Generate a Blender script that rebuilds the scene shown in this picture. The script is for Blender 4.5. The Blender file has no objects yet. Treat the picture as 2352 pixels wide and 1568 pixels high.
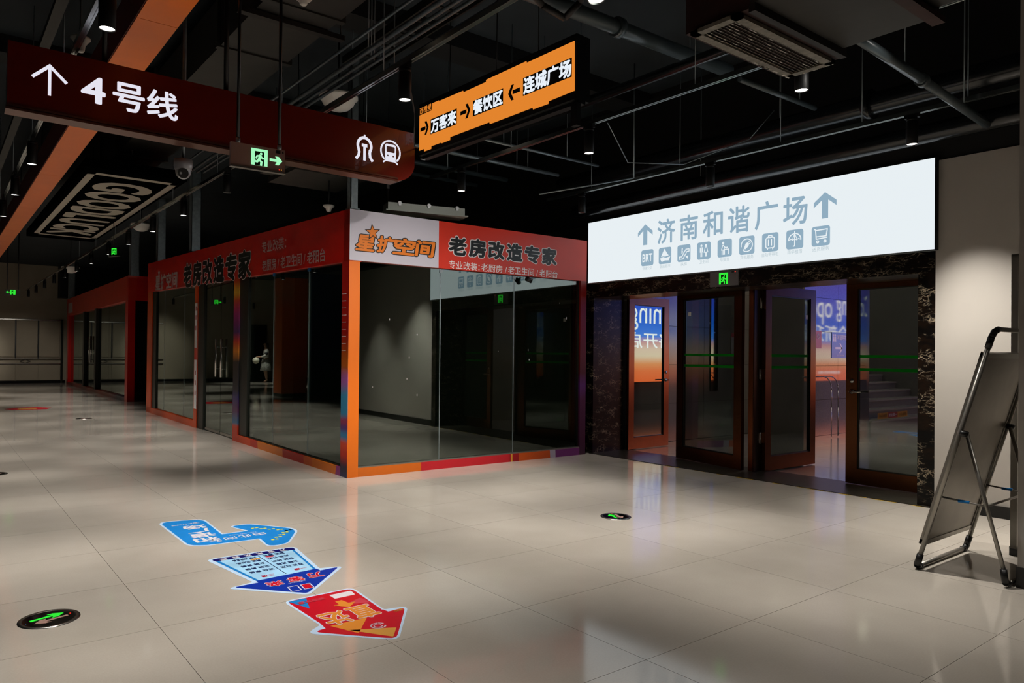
import bpy, math, random
from mathutils import Vector, Matrix
random.seed(7)
SC = bpy.context.scene
COL = SC.collection

# ------------------------------------------------------------------ camera, world, exposure
CAM_H = 1.3189
cd = bpy.data.cameras.new('camera')
cam = bpy.data.objects.new('camera', cd); COL.objects.link(cam)
yaw, pitch, roll = 0.6474, 0.0064, 0.0100
F = Vector((math.sin(yaw)*math.cos(pitch), math.cos(yaw)*math.cos(pitch), math.sin(pitch)))
R = F.cross(Vector((0, 0, 1))).normalized(); U = R.cross(F)
R, U = R*math.cos(roll)+U*math.sin(roll), U*math.cos(roll)-R*math.sin(roll)
cam.matrix_world = Matrix(((R.x, U.x, -F.x, 0), (R.y, U.y, -F.y, 0), (R.z, U.z, -F.z, CAM_H), (0, 0, 0, 1)))
cd.sensor_width = 36; cd.lens = 36*1669.4452/2352
cd.shift_x = (1176-1101.61)/2352; cd.shift_y = (800.58-784)/2352
cd.clip_start = 0.05; cd.clip_end = 200
SC.camera = cam

SC.view_settings.view_transform = 'Standard'
SC.view_settings.look = 'None'
SC.view_settings.exposure = 0.0
SC.view_settings.gamma = 1.0
SC.view_settings.use_curve_mapping = False
SC.cycles.use_denoising = True
SC.cycles.max_bounces = 12; SC.cycles.transparent_max_bounces = 24
SC.cycles.glossy_bounces = 6; SC.cycles.diffuse_bounces = 4
SC.cycles.sample_clamp_indirect = 6

w = bpy.data.worlds.new('world'); SC.world = w; w.use_nodes = True
w.node_tree.nodes['Background'].inputs[0].default_value = (0.6, 0.7, 0.8, 1)
w.node_tree.nodes['Background'].inputs[1].default_value = 0.006

SPOT_W = 270.0          # watts of one ceiling spotlight
SIGN_E = 0.90          # big white lightbox
POSTER_E = 3.1         # lobby lightbox

# ------------------------------------------------------------------ materials
def lin(c):
    c = c/255.0
    return c/12.92 if c <= 0.04045 else ((c+0.055)/1.055)**2.4
def rgb(h):
    h = h.lstrip('#'); return tuple(lin(int(h[i:i+2], 16)) for i in (0, 2, 4))+(1.0,)
_m = {}
def mat(name, col='#808080', rough=0.5, metal=0.0, emit=0.0, ecol=None, coat=0.0, noise=0.0, nscale=8.0, spec=0.5, bump=0.0):
    if name in _m: return _m[name]
    m = bpy.data.materials.new(name); m.use_nodes = True; _m[name] = m
    nt = m.node_tree; b = nt.nodes['Principled BSDF']
    c = rgb(col)
    b.inputs['Base Color'].default_value = c
    b.inputs['Roughness'].default_value = rough
    b.inputs['Metallic'].default_value = metal
    b.inputs['Specular IOR Level'].default_value = spec
    b.inputs['Coat Weight'].default_value = coat
    if emit:
        b.inputs['Emission Color'].default_value = rgb(ecol or col); b.inputs['Emission Strength'].default_value = emit
    if noise or bump:
        tc = nt.nodes.new('ShaderNodeTexCoord'); n = nt.nodes.new('ShaderNodeTexNoise')
        n.inputs['Scale'].default_value = nscale; n.inputs['Detail'].default_value = 6
        nt.links.new(tc.outputs['Object'], n.inputs['Vector'])
        if noise:
            r = nt.nodes.new('ShaderNodeValToRGB')
            r.color_ramp.elements[0].position = 0.3; r.color_ramp.elements[1].position = 0.7
            r.color_ramp.elements[0].color = tuple(x*(1-noise) for x in c[:3])+(1,)
            r.color_ramp.elements[1].color = tuple(min(1, x*(1+noise)) for x in c[:3])+(1,)
            nt.links.new(n.outputs['Fac'], r.inputs['Fac']); nt.links.new(r.outputs['Color'], b.inputs['Base Color'])
        if bump:
            bp = nt.nodes.new('ShaderNodeBump'); bp.inputs['Strength'].default_value = bump; bp.inputs['Distance'].default_value = 0.01
            nt.links.new(n.outputs['Fac'], bp.inputs['Height']); nt.links.new(bp.outputs['Normal'], b.inputs['Normal'])
    return m

def emis(name, col, s):
    if name in _m: return _m[name]
    m = bpy.data.materials.new(name); m.use_nodes = True; _m[name] = m
    nt = m.node_tree; nt.nodes.clear()
    o = nt.nodes.new('ShaderNodeOutputMaterial'); e = nt.nodes.new('ShaderNodeEmission')
    e.inputs[0].default_value = rgb(col); e.inputs[1].default_value = s
    nt.links.new(e.outputs[0], o.inputs[0]); return m

def glass(name, tint='#dfe8e2', f0=0.10, rough=0.0):
    m = bpy.data.materials.new(name); m.use_nodes = True; _m[name] = m
    nt = m.node_tree; nt.nodes.clear(); N = nt.nodes.new; L = nt.links.new
    o = N('ShaderNodeOutputMaterial'); mx = N('ShaderNodeMixShader'); t = N('ShaderNodeBsdfTransparent'); g = N('ShaderNodeBsdfGlossy')
    t.inputs[0].default_value = rgb(tint); g.inputs['Roughness'].default_value = rough
    g.inputs[0].default_value = (0.92, 1.0, 0.96, 1)
    lw = N('ShaderNodeLayerWeight'); lw.inputs[0].default_value = 0.5
    p = N('ShaderNodeMath'); p.operation = 'POWER'; p.inputs[1].default_value = 5
    a = N('ShaderNodeMath'); a.operation = 'MULTIPLY_ADD'; a.inputs[1].default_value = 1-f0; a.inputs[2].default_value = f0
    L(lw.outputs['Facing'], p.inputs[0]); L(p.outputs[0], a.inputs[0]); L(a.outputs[0], mx.inputs[0])
    L(t.outputs[0], mx.inputs[1]); L(g.outputs[0], mx.inputs[2]); L(mx.outputs[0], o.inputs[0])
    return m

def tile_mat(name, c0, c1, rough, var=0.06, spec=0.5):
    m = bpy.data.materials.new(name); m.use_nodes = True; _m[name] = m
    nt = m.node_tree; b = nt.nodes['Principled BSDF']; N = nt.nodes.new; L = nt.links.new
    tc = N('ShaderNodeTexCoord'); geo = N('ShaderNodeNewGeometry')
    n1 = N('ShaderNodeTexNoise'); n1.inputs['Scale'].default_value = 1.3; n1.inputs['Detail'].default_value = 8
    n2 = N('ShaderNodeTexNoise'); n2.inputs['Scale'].default_value = 120; n2.inputs['Detail'].default_value = 3
    L(geo.outputs['Position'], n1.inputs['Vector']); L(geo.outputs['Position'], n2.inputs['Vector'])
    oi = N('ShaderNodeObjectInfo')
    ad = N('ShaderNodeMath'); ad.operation = 'MULTIPLY_ADD'; ad.inputs[1].default_value = 0.35; L(n2.outputs['Fac'], ad.inputs[0]); L(n1.outputs['Fac'], ad.inputs[2])
    ad2 = N('ShaderNodeMath'); ad2.operation = 'MULTIPLY_ADD'; ad2.inputs[1].default_value = var*4; L(oi.outputs['Random'], ad2.inputs[0]); L(ad.outputs[0], ad2.inputs[2])
    r = N('ShaderNodeValToRGB'); r.color_ramp.elements[0].position = 0.35; r.color_ramp.elements[1].position = 1.0
    r.color_ramp.elements[0].color = rgb(c0); r.color_ramp.elements[1].color = rgb(c1)
    L(ad2.outputs[0], r.inputs['Fac']); L(r.outputs['Color'], b.inputs['Base Color'])
    # faint smears in the polish
    n3 = N('ShaderNodeTexNoise'); n3.inputs['Scale'].default_value = 3.0; n3.inputs['Detail'].default_value = 5; L(geo.outputs['Position'], n3.inputs['Vector'])
    mr = N('ShaderNodeMapRange'); mr.inputs['To Min'].default_value = rough*0.6; mr.inputs['To Max'].default_value = rough*1.5
    L(n3.outputs['Fac'], mr.inputs['Value']); L(mr.outputs[0], b.inputs['Roughness'])
    b.inputs['Specular IOR Level'].default_value = spec
    return m

def marble_mat():
    m = bpy.data.materials.new('black_marble'); m.use_nodes = True
    nt = m.node_tree; b = nt.nodes['Principled BSDF']; N = nt.nodes.new; L = nt.links.new
    geo = N('ShaderNodeNewGeometry')
    mp = N('ShaderNodeMapping'); mp.inputs['Scale'].default_value = (1, 1, 2.2); L(geo.outputs['Position'], mp.inputs['Vector'])
    ns = N('ShaderNodeTexNoise'); ns.inputs['Scale'].default_value = 5; ns.inputs['Detail'].default_value = 10; ns.inputs['Roughness'].default_value = 0.7; L(mp.outputs[0], ns.inputs['Vector'])
    mixv = N('ShaderNodeMix'); mixv.data_type = 'VECTOR'; mixv.inputs[0].default_value = 0.22
    L(mp.outputs[0], mixv.inputs[4]); L(ns.outputs['Color'], mixv.inputs[5])
    vo = N('ShaderNodeTexVoronoi'); vo.feature = 'DISTANCE_TO_EDGE'; vo.inputs['Scale'].default_value = 17; L(mixv.outputs[1], vo.inputs['Vector'])
    r = N('ShaderNodeValToRGB'); e = r.color_ramp.elements
    e[0].position = 0.0; e[0].color = (1, 1, 1, 1); e[1].position = 0.045; e[1].color = (0, 0, 0, 1)
    L(vo.outputs['Distance'], r.inputs['Fac'])
    n2 = N('ShaderNodeTexNoise'); n2.inputs['Scale'].default_value = 6; n2.inputs['Detail'].default_value = 5; L(mp.outputs[0], n2.inputs['Vector'])
    r2 = N('ShaderNodeValToRGB'); r2.color_ramp.elements[0].position = 0.48; r2.color_ramp.elements[1].position = 0.65; L(n2.outputs['Fac'], r2.inputs['Fac'])
    mu = N('ShaderNodeMath'); mu.operation = 'MULTIPLY'; L(r.outputs['Color'], mu.inputs[0]); L(r2.outputs['Color'], mu.inputs[1])
    rb = N('ShaderNodeValToRGB'); eb = rb.color_ramp.elements
    eb[0].position = 0.45; eb[0].color = rgb('#080605'); eb[1].position = 0.75; eb[1].color = rgb('#24160b'); L(ns.outputs['Fac'], rb.inputs['Fac'])
    mc = N('ShaderNodeMix'); mc.data_type = 'RGBA'; L(mu.outputs[0], mc.inputs[0]); L(rb.outputs['Color'], mc.inputs[6]); mc.inputs[7].default_value = rgb('#d2c0a2')
    L(mc.outputs[2], b.inputs['Base Color']); b.inputs['Roughness'].default_value = 0.3; b.inputs['Specular IOR Level'].default_value = 0.22
    return m

def ramp_mat(name, axis, stops, lo, hi, rough=0.35, distort=0.0, emit=0.0, inter='LINEAR'):
    """printed colour bands along one world axis, gently warped"""
    m = bpy.data.materials.new(name); m.use_nodes = True
    nt = m.node_tree; b = nt.nodes['Principled BSDF']; N = nt.nodes.new; L = nt.links.new
    geo = N('ShaderNodeNewGeometry'); sp = N('ShaderNodeSeparateXYZ')
    src = geo.outputs['Position']
    if distort:
        n = N('ShaderNodeTexNoise'); n.inputs['Scale'].default_value = 1.6; n.inputs['Detail'].default_value = 1; L(src, n.inputs['Vector'])
        va = N('ShaderNodeVectorMath'); va.operation = 'MULTIPLY_ADD'; va.inputs[1].default_value = (distort,)*3
        L(n.outputs['Color'], va.inputs[0]); L(src, va.inputs[2]); src = va.outputs[0]
    L(src, sp.inputs[0])
    mr = N('ShaderNodeMapRange'); mr.inputs['From Min'].default_value = lo; mr.inputs['From Max'].default_value = hi
    L(sp.outputs['XYZ'.index(axis)], mr.inputs['Value'])
    r = N('ShaderNodeValToRGB'); r.color_ramp.interpolation = inter; e = r.color_ramp.elements
    while len(e) < len(stops): e.new(0.5)
    for i, (p, c) in enumerate(stops): e[i].position = p; e[i].color = rgb(c)
    L(mr.outputs[0], r.inputs['Fac'])
    if emit:
        b.inputs['Base Color'].default_value = (0.02, 0.02, 0.02, 1)
        L(r.outputs['Color'], b.inputs['Emission Color']); b.inputs['Emission Strength'].default_value = emit
    else: L(r.outputs['Color'], b.inputs['Base Color'])
    b.inputs['Roughness'].default_value = rough
    return m

M = dict(
    white=mat('white_wall_paint', '#aea8a0', 0.6, noise=0.04, nscale=2, spec=0.3),
    farwall=mat('beige_wall_paint', '#a89c86', 0.65, noise=0.06, nscale=1.5),
    blackpaint=mat('black_ceiling_paint', '#0c0e0f', 0.75, noise=0.25, nscale=3),
    deck=mat('dark_slab_paint', '#232b30', 0.85, noise=0.2, nscale=2),
    darkwall=mat('dark_wall_paint', '#262824', 0.6, noise=0.15, nscale=2),
    innerwall=mat('grey_green_booth_wall', '#6a6d62', 0.6, noise=0.1, nscale=2),
    skirting=mat('black_skirting', '#0b0b0b', 0.25),
    grout=mat('dark_grout', '#3a352e', 0.8),
    tile=tile_mat('polished_floor_tile', '#a69e93', '#beb6ab', 0.085, 0.03),
    lobbytile=tile_mat('grey_stone_tile', '#5c5853', '#7d7871', 0.14, 0.05),
    lobbyfloor=tile_mat('grey_granite_floor', '#5f5b56', '#8a857d', 0.12, 0.04),
    polished=mat('polished_grey_stone', '#6d6863', 0.04, 0.1, noise=0.12, nscale=60, spec=0.55),
    mirror=mat('polished_steel_strip', '#b8b8b8', 0.05, 1.0),
    step=mat('speckled_granite_step', '#7d756d', 0.35, noise=0.3, nscale=90),
    nosing=mat('pale_step_nosing', '#a69c90', 0.4),
    marble=marble_mat(),
    threshold=mat('worn_black_stone', '#2a2620', 0.32, noise=0.35, nscale=14),
    yellow=mat('worn_yellow_tape', '#a98a18', 0.6, noise=0.5, nscale=40),
    bronze=mat('brown_bronze', '#693f25', 0.27, 0.9, noise=0.12, nscale=5),
    bronzed=mat('dark_bronze', '#2c1a10', 0.28, 0.7),
    steel=mat('brushed_steel', '#b5b2ac', 0.25, 1.0),
    galv=mat('galvanised_steel', '#8d979b', 0.42, 0.6, noise=0.15, nscale=20),
    darksteel=mat('dark_grey_metal', '#24261f', 0.4, 0.4),
    alu=mat('satin_aluminium', '#9c9890', 0.35, 0.85),
    aluback=mat('grey_metal_sheet', '#8b847a', 0.38, 0.75, noise=0.12, nscale=6),
    black=mat('black_plastic', '#0a0a0b', 0.4),
    blackmetal=mat('black_powder_coat', '#0a0b0c', 0.5, 0.0, spec=.3),
    rail=mat('grey_track_metal', '#aab0ae', 0.22, 1.0),
    pipe=mat('grey_painted_pipe', '#4a5458', 0.3, noise=0.1, nscale=6),
    darkpipe=mat('black_painted_pipe', '#15181a', 0.22),
    duct=mat('grey_duct_wrap', '#2a2823', 0.6, noise=0.18, nscale=4, bump=0.3),
    ductband=mat('brown_duct_strap', '#1c1713', 0.6),
    rust=mat('rust_red_primer', '#331710', 0.7, noise=0.3, nscale=7),
    grille=mat('dusty_grille_paint', '#7d776b', 0.55, noise=0.3, nscale=30),
    plasticwhite=mat('off_white_plastic', '#cfcabf', 0.4),
    bowlwhite=mat('bright_white_plastic', '#ece8e0', 0.35),
    traygrey=mat('grey_tray_paint', '#8b9089', 0.45),
    silver=mat('silver_plastic', '#aeb0b4', 0.3, 0.3),
    lens=mat('dark_lens', '#050507', 0.08),
    orangebeam=mat('orange_beam_panel', '#ff7a1a', 0.4, noise=0.05, nscale=3),
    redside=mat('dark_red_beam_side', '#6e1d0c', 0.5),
    red=mat('red_vinyl_print', '#d23018', 0.3, noise=0.05, nscale=3),
    reddeep=mat('deep_red_vinyl', '#d0140a', 0.32, noise=0.06, nscale=3),
    kiosk_orange=mat('orange_vinyl', '#e8720a', 0.38),
    kiosk_orange2=mat('deep_orange_vinyl', '#d2490e', 0.36),
    fasciawhite=mat('white_vinyl', '#c6c1cd', 0.35),
    logo_orange=mat('print_orange', '#e07a1c', 0.4),
    ink=mat('print_black', '#0d0f12', 0.35),
    inkwhite=mat('print_white', '#e8e4e4', 0.4),
    inkgrey=mat('print_pale_grey', '#b9a9a8', 0.4),
    pink=mat('print_pink', '#d8849a', 0.4),
    crimson=mat('print_crimson', '#a3122c', 0.4),
    purple=mat('print_purple', '#6b2372', 0.4),
    darkplum=mat('print_plum', '#4c0d26', 0.4),
    blueprint=mat('print_blue', '#1f5f8a', 0.4),
    signwhite=emis('lightbox_white', '#f3fbff', SIGN_E),
    signblue=emis('lightbox_pale_blue', '#a0bfd4', 0.80),
    signcap=emis('lightbox_caption_grey', '#c4d6de', 0.85),
    metro=mat('brown_red_acrylic', '#6a1506', 0.28, coat=0.3),
    metroedge=mat('brown_anodised_edge', '#6b4436', 0.35, 0.6),
    metrowhite=emis('backlit_white', '#f4f2ff', 0.86),
    oface=emis('backlit_orange', '#ee8b30', 0.90),
    oink=mat('navy_black_print', '#06050c', 0.4),
    owhite=emis('backlit_cold_white', '#eef6ff', 0.95),
    exitplate=mat('pinkish_exit_plate', '#b08c80', 0.4, 0.2),
    exitgrey=mat('grey_exit_plate', '#6f6d70', 0.4),
    green=emis('exit_green', '#35f03c', 0.95),
    greenpale=emis('exit_pale_green', '#a6fcc0', 0.95),
    greendim=mat('dim_exit_green', '#0b3a14', 0.4),
    lampglow=emis('lamp_lens_glow', '#fff6ee', 7.0),
    lampin=mat('white_reflector', '#d8d8d8', 0.25, 0.2),
    led_red=emis('red_led', '#ff3020', 1.5),
    led_amber=emis('amber_led', '#ffb040', 1.5),
    greenline=mat('green_tape', '#0d8a1c', 0.9, spec=.05),
    stk_edge=mat('sticker_pale_border', '#bcd4ee', 0.3),
    stk_blue=mat('sticker_blue', '#1a82d2', 0.28, noise=0.05, nscale=8),
    stk_white=mat('sticker_white', '#d8d4da', 0.3),
    stk_navy=mat('sticker_navy', '#0b2f9c', 0.28),
    stk_dnavy=mat('sticker_dark_navy', '#10105e', 0.28),
    stk_sky=mat('sticker_sky', '#9ccbea', 0.3, noise=0.18, nscale=6),
    stk_mid=mat('sticker_mid_blue', '#1478c0', 0.3),
    stk_red=mat('sticker_red', '#c00a22', 0.28),
    stk_crimson=mat('sticker_crimson', '#9e1440', 0.28),
    stk_rose=mat('sticker_rose', '#c23a4c', 0.28),
    stk_orange=mat('sticker_orange', '#d8862c', 0.3),
    stk_tan=mat('sticker_tan', '#cf9440', 0.3),
    stk_yellow=mat('sticker_yellow', '#e8d838', 0.3),
    stk_ink=mat('sticker_ink', '#1c2a58', 0.3),
    banner=mat('banner_black', '#040505', 0.9, spec=0.0),
    bannerwhite=mat('banner_grey_white', '#b5ac9d', 0.7),
    bluehoard=mat('navy_hoarding', '#0c2c55', 0.45),
    orangecol=mat('orange_column_paint', '#c2571c', 0.45),
    skin=mat('skin', '#c79a80', 0.5), hair=mat('dark_hair', '#140f0c', 0.5),
    jacket=mat('silver_white_jacket', '#d6d4cc', 0.35), jackets=mat('jacket_dark_stripe', '#3a3a3c', 0.5),
    bag=mat('cream_bag', '#e2dcc6', 0.4), skirt=mat('mottled_grey_skirt', '#a09f98', 0.6, noise=0.5, nscale=22), shoe=mat('tan_sandals', '#6b4630', 0.5),
    dirsign=mat('blue_direction_plate', '#4a78bc', 0.35), redsign=mat('red_notice_plate', '#a33a3a', 0.4), paper=mat('grey_paper', '#98958e', 0.6),
)
M['glass'] = glass('kiosk_glass', '#c2ccc4', 0.17)
M['doorglass'] = glass('door_glass', '#b8c0ba', 0.15)
M['posterprint'] = ramp_mat('sunset_backlit_print', 'Z', [(0.0, '#ff7038'), (0.09, '#ff8048'), (0.15, '#ffa468'), (0.215, '#ffe4c4'), (0.275, '#ffdcc4'), (0.33, '#e8a8a8'), (0.38, '#4a90ff'), (0.52, '#1c6cf4'), (0.70, '#3a58e8'), (1.0, '#4a3cc4')], 0.68, 3.55, emit=POSTER_E)
M['wrap_a'] = ramp_mat('pillar_wrap_a', 'Z', [(0, '#12306a'), (0.07, '#1a1430'), (0.14, '#b3260c'), (0.18, '#c8360c'), (0.22, '#1d74a0'), (0.26, '#4b1a6a'), (0.29, '#8a1248'), (0.33, '#1f7ea6'), (0.40, '#2b86b0'), (0.47, '#a55aa8'), (0.54, '#c0600c'), (0.70, '#b0120c'), (1.0, '#b0120c')], 0.0, 2.285, distort=0.12, inter='EASE')
M['wrap_b'] = ramp_mat('pillar_wrap_b', 'Z', [(0, '#c83208'), (0.10, '#c83208'), (0.12, '#2f6c98'), (0.2, '#60285c'), (0.28, '#342a70'), (0.33, '#1a1a24'), (0.50, '#20100c'), (0.56, '#e08a20'), (0.62, '#c0260c'), (0.68, '#3a1460'), (0.80, '#a01c6c'), (0.88, '#c83a10'), (0.93, '#e0b030'), (1.0, '#c83a10')], 0.0, 2.38, distort=0.06)
M['strip_a'] = ramp_mat('base_strip_print_a', 'Y', [(0, '#3a0a3c'), (0.09, '#46103a'), (0.1, '#8a2a70'), (0.14, '#d06a10'), (0.3, '#c8540c'), (0.34, '#b01c0a'), (0.5, '#b01c0a'), (0.53, '#d4700f'), (0.72, '#d4700f'), (0.76, '#b8240a'), (0.86, '#d2440a'), (1, '#cc380a')], 6.9, 10.7, distort=0.35, inter='CONSTANT')
M['strip_b'] = ramp_mat('base_strip_print_b', 'X', [(0, '#d86a0c'), (0.24, '#d86a0c'), (0.25, '#c81a28'), (0.62, '#b8121e'), (0.63, '#e0a030'), (0.64, '#a80f18'), (0.67, '#d8580c'), (0.8, '#d8580c'), (0.82, '#bcb4c4'), (0.845, '#7a2a78'), (1, '#4a1040')], 3.6, 6.95, distort=0.08, inter='CONSTANT')
M['post_dark'] = ramp_mat('end_post_print', 'Z', [(0, '#3a0a2c'), (0.35, '#4c1140'), (0.42, '#5a2070'), (0.5, '#4a0c14'), (1.0, '#8a1410')], 0, 2.3, distort=0.15)
M['farstrip'] = ramp_mat('base_strip_print_c', 'Y', [(0, '#7a1208'), (0.15, '#1c1a50'), (0.3, '#a02808'), (1, '#8a1a08')], 19.7, 31, distort=0.5)

# ------------------------------------------------------------------ geometry helpers
class Fr:
    def __init__(s, o, u, v):
        s.o = Vector(o); s.u = Vector(u); s.v = Vector(v)
        s.u = s.u/s.u.to_2d().length if s.u.to_2d().length > 1e-6 else s.u.normalized()
        s.v.normalize(); s.n = s.u.cross(s.v).normalized()
    def p(s, a, b, c=0.0): return s.o + s.u*a + s.v*b + s.n*c

_txt = {}
def text_geo(st):
    k = st
    if k in _txt: return _txt[k]
    cu = bpy.data.curves.new('t', 'FONT'); cu.body = st; cu.resolution_u = 3; cu.fill_mode = 'FRONT'
    ob = bpy.data.objects.new('t', cu); COL.objects.link(ob)
    dg = bpy.context.evaluated_depsgraph_get(); dg.update()
    me = bpy.data.meshes.new_from_object(ob.evaluated_get(dg))
    vs = [(v.co.x, v.co.y) for v in me.vertices]; fs = [tuple(p.vertices) for p in me.polygons]
    # keep faces front facing
    out = []
    for f in fs:
        a, b, c = (vs[i] for i in f[:3])
        out.append(f if (b[0]-a[0])*(c[1]-a[1])-(b[1]-a[1])*(c[0]-a[0]) >= 0 else f[::-1])
    bpy.data.objects.remove(ob); bpy.data.curves.remove(cu); bpy.data.meshes.remove(me)
    xs = [v[0] for v in vs] or [0, 1]; ys = [v[1] for v in vs] or [0, 1]
    _txt[k] = (vs, out, (min(xs), min(ys), max(xs), max(ys))); return _txt[k]

class MB:
    def __init__(s): s.v = []; s.f = []; s.m = []; s.mats = []; s.smooth = []
    def mi(s, m):
        if m not in s.mats: s.mats.append(m)
        return s.mats.index(m)
    def face(s, idx, m, sm=False): s.f.append(tuple(idx)); s.m.append(s.mi(m)); s.smooth.append(sm)
    def poly(s, pts, m):
        b = len(s.v); s.v += [tuple(p) for p in pts]; s.face(range(b, b+len(pts)), m); return s
    def box8(s, P, m):
        b = len(s.v); s.v += [tuple(p) for p in P]
        for q in ((0, 3, 2, 1), (4, 5, 6, 7), (0, 1, 5, 4), (1, 2, 6, 5), (2, 3, 7, 6), (3, 0, 4, 7)): s.face([b+i for i in q], m)
        return s
    def box(s, x0, x1, y0, y1, z0, z1, m):
        return s.box8([(x0, y0, z0), (x1, y0, z0), (x1, y1, z0), (x0, y1, z0), (x0, y0, z1), (x1, y0, z1), (x1, y1, z1), (x0, y1, z1)], m)
    def fbox(s, fr, a0, a1, b0, b1, c0, c1, m):
        return s.box8([fr.p(a0, b0, c0), fr.p(a1, b0, c0), fr.p(a1, b1, c0), fr.p(a0, b1, c0), fr.p(a0, b0, c1), fr.p(a1, b0, c1), fr.p(a1, b1, c1), fr.p(a0, b1, c1)], m)
    def prism(s, fr, pts, c0, c1, m, mside=None):
        n = len(pts); b = len(s.v)
        s.v += [tuple(fr.p(a, bb, c0)) for a, bb in pts]+[tuple(fr.p(a, bb, c1)) for a, bb in pts]
        s.face([b+n+i for i in range(n)], m); s.face([b+n-1-i for i in range(n)], m)
        for i in range(n): s.face((b+i, b+(i+1) % n, b+n+(i+1) % n, b+n+i), mside or m)
        return s
    def flat(s, fr, pts, m, c=0.001): return s.poly([fr.p(a, b, c) for a, b in pts], m)
    def tube(s, p0, p1, r, m, n=10, r1=None, cap=True):
        p0 = Vector(p0); p1 = Vector(p1); d = (p1-p0).normalized(); r1 = r if r1 is None else r1
        a = d.orthogonal().normalized(); c = d.cross(a); b = len(s.v)
        for p, rr in ((p0, r), (p1, r1)):
            for i in range(n):
                t = 2*math.pi*i/n; s.v.append(tuple(p+(a*math.cos(t)+c*math.sin(t))*rr))
        for i in range(n): s.face((b+i, b+(i+1) % n, b+n+(i+1) % n, b+n+i), m, True)
        if cap: s.face([b+n-1-i for i in range(n)], m); s.face([b+n+i for i in range(n)], m)
        return s
    def path(s, pts, r, m, n=8):
        for p, q in zip(pts, pts[1:]): s.tube(p, q, r, m, n)
        return s
    def lathe(s, o, axis, prof, m, n=24, mats=None):
        o = Vector(o); d = Vector(axis).normalized(); a = d.orthogonal().normalized(); c = d.cross(a); b = len(s.v)
        for r, h in prof:
            for i in range(n):
                t = 2*math.pi*i/n; s.v.append(tuple(o+d*h+(a*math.cos(t)+c*math.sin(t))*r))
        for k in range(len(prof)-1):
            mm = mats[k] if mats else m
            for i in range(n):
                j = (i+1) % n; s.face((b+k*n+i, b+k*n+j, b+(k+1)*n+j, b+(k+1)*n+i), mm, True)
        return s
    def text(s, fr, st, box, m, c=0.002, bold=0.0, grow=None):
        """lettering fitted to box = a0,b0,a1,b1; grow adds a border of the same glyphs"""
        vs, fs, bb = text_geo(st)
        rad = bold+(grow or 0)
        w0 = bb[2]-bb[0]+2*bold; h0 = bb[3]-bb[1]+2*bold
        sx = (box[2]-box[0])/max(1e-6, w0); sy = (box[3]-box[1])/max(1e-6, h0)
        n = 0 if rad <= 0 else (8 if rad < .05 else 12)
        for k in range(-1 if n == 0 else 0, n):
            t = 2*math.pi*k/max(1, n); ox, oy = (0, 0) if n == 0 else (rad*math.cos(t), rad*math.sin(t)); b = len(s.v)
            s.v += [tuple(fr.p(box[0]+(x+ox-bb[0]+bold)*sx, box[1]+(y+oy-bb[1]+bold)*sy, c+max(0, k)*2e-5)) for x, y in vs]
            for f in fs: s.face([b+i for i in f], m)
        return s
    def stroke(s, fr, pts, wd, m, c=0.003, closed=False):
        P = list(pts)+([pts[0]] if closed else [])
        for (x0, y0), (x1, y1) in zip(P, P[1:]):
            dx, dy = x1-x0, y1-y0; l = math.hypot(dx, dy) or 1; dx, dy = dx/l, dy/l; h = wd/2
            x0 -= dx*h*.6; y0 -= dy*h*.6; x1 += dx*h*.6; y1 += dy*h*.6
            s.flat(fr, [(x0+dy*h, y0-dx*h), (x1+dy*h, y1-dx*h), (x1-dy*h, y1+dx*h), (x0-dy*h, y0+dx*h)], m, c)
        return s
    def disc(s, fr, a, b, r, m, c=0.003, n=16, ry=None):
        return s.flat(fr, [(a+r*math.cos(2*math.pi*i/n), b+(ry or r)*math.sin(2*math.pi*i/n)) for i in range(n)], m, c)
    def arc(s, fr, a, b, r, t0, t1, wd, m, c=0.003, n=20):
        P = [(a+r*math.cos(math.radians(t0+(t1-t0)*i/n)), b+r*math.sin(math.radians(t0+(t1-t0)*i/n))) for i in range(n+1)]
        return s.stroke(fr, P, wd, m, c)
    def build(s, name, parent=None, fn=None, smooth=None):
        me = bpy.data.meshes.new(name)
        o = bpy.data.objects.new(name, me)
        off = Vector((0, 0, 0)); p = parent
        while p: off += p.location; p = p.parent
        V = [fn(Vector(v)) for v in s.v] if fn else [Vector(v) for v in s.v]
        if parent is None and V:
            lo = Vector((min(v.x for v in V), min(v.y for v in V), min(v.z for v in V))); hi = Vector((max(v.x for v in V), max(v.y for v in V), max(v.z for v in V)))
            org = Vector(((lo.x+hi.x)/2, (lo.y+hi.y)/2, lo.z)); o.location = org; off = org
        me.from_pydata([tuple(v-off) for v in V], [], s.f)
        for m in s.mats: me.materials.append(m)
        me.polygons.foreach_set('material_index', s.m); me.polygons.foreach_set('use_smooth', s.smooth); me.update()
        COL.objects.link(o); o.parent = parent
        return o

def thing(name, label, cat, loc=(0, 0, 0), group=None, kind=None):
    o = bpy.data.objects.new(name, None); COL.objects.link(o); o.location = loc; o.empty_display_size = 0.1
    if kind: o['kind'] = kind
    tag(o, label, cat, group); return o
def tag(o, label, cat, group=None):
    if label: o['label'] = label
    if cat: o['category'] = cat
    if group: o['group'] = group
    return o
def struct(o, label=None):
    o['kind'] = 'structure'
    if label: o['label'] = label
    return o
def dup(root, loc):
    """copy of a thing with copies of its parts and sub-parts"""
    r = root.copy(); COL.objects.link(r); r.location = loc
    for ch in list(root.children):
        c = ch.copy(); COL.objects.link(c); c.parent = r
        for g in ch.children:
            d = g.copy(); COL.objects.link(d); d.parent = c
    return r
def rrect(a0, b0, a1, b1, r, n=5):
    P = []
    for cx, cy, t in ((a1-r, b0+r, -90), (a1-r, b1-r, 0), (a0+r, b1-r, 90), (a0+r, b0+r, 180)):
        for i in range(n+1):
            q = math.radians(t+90*i/n); P.append((cx+r*math.cos(q), cy+r*math.sin(q)))
    return P
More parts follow.
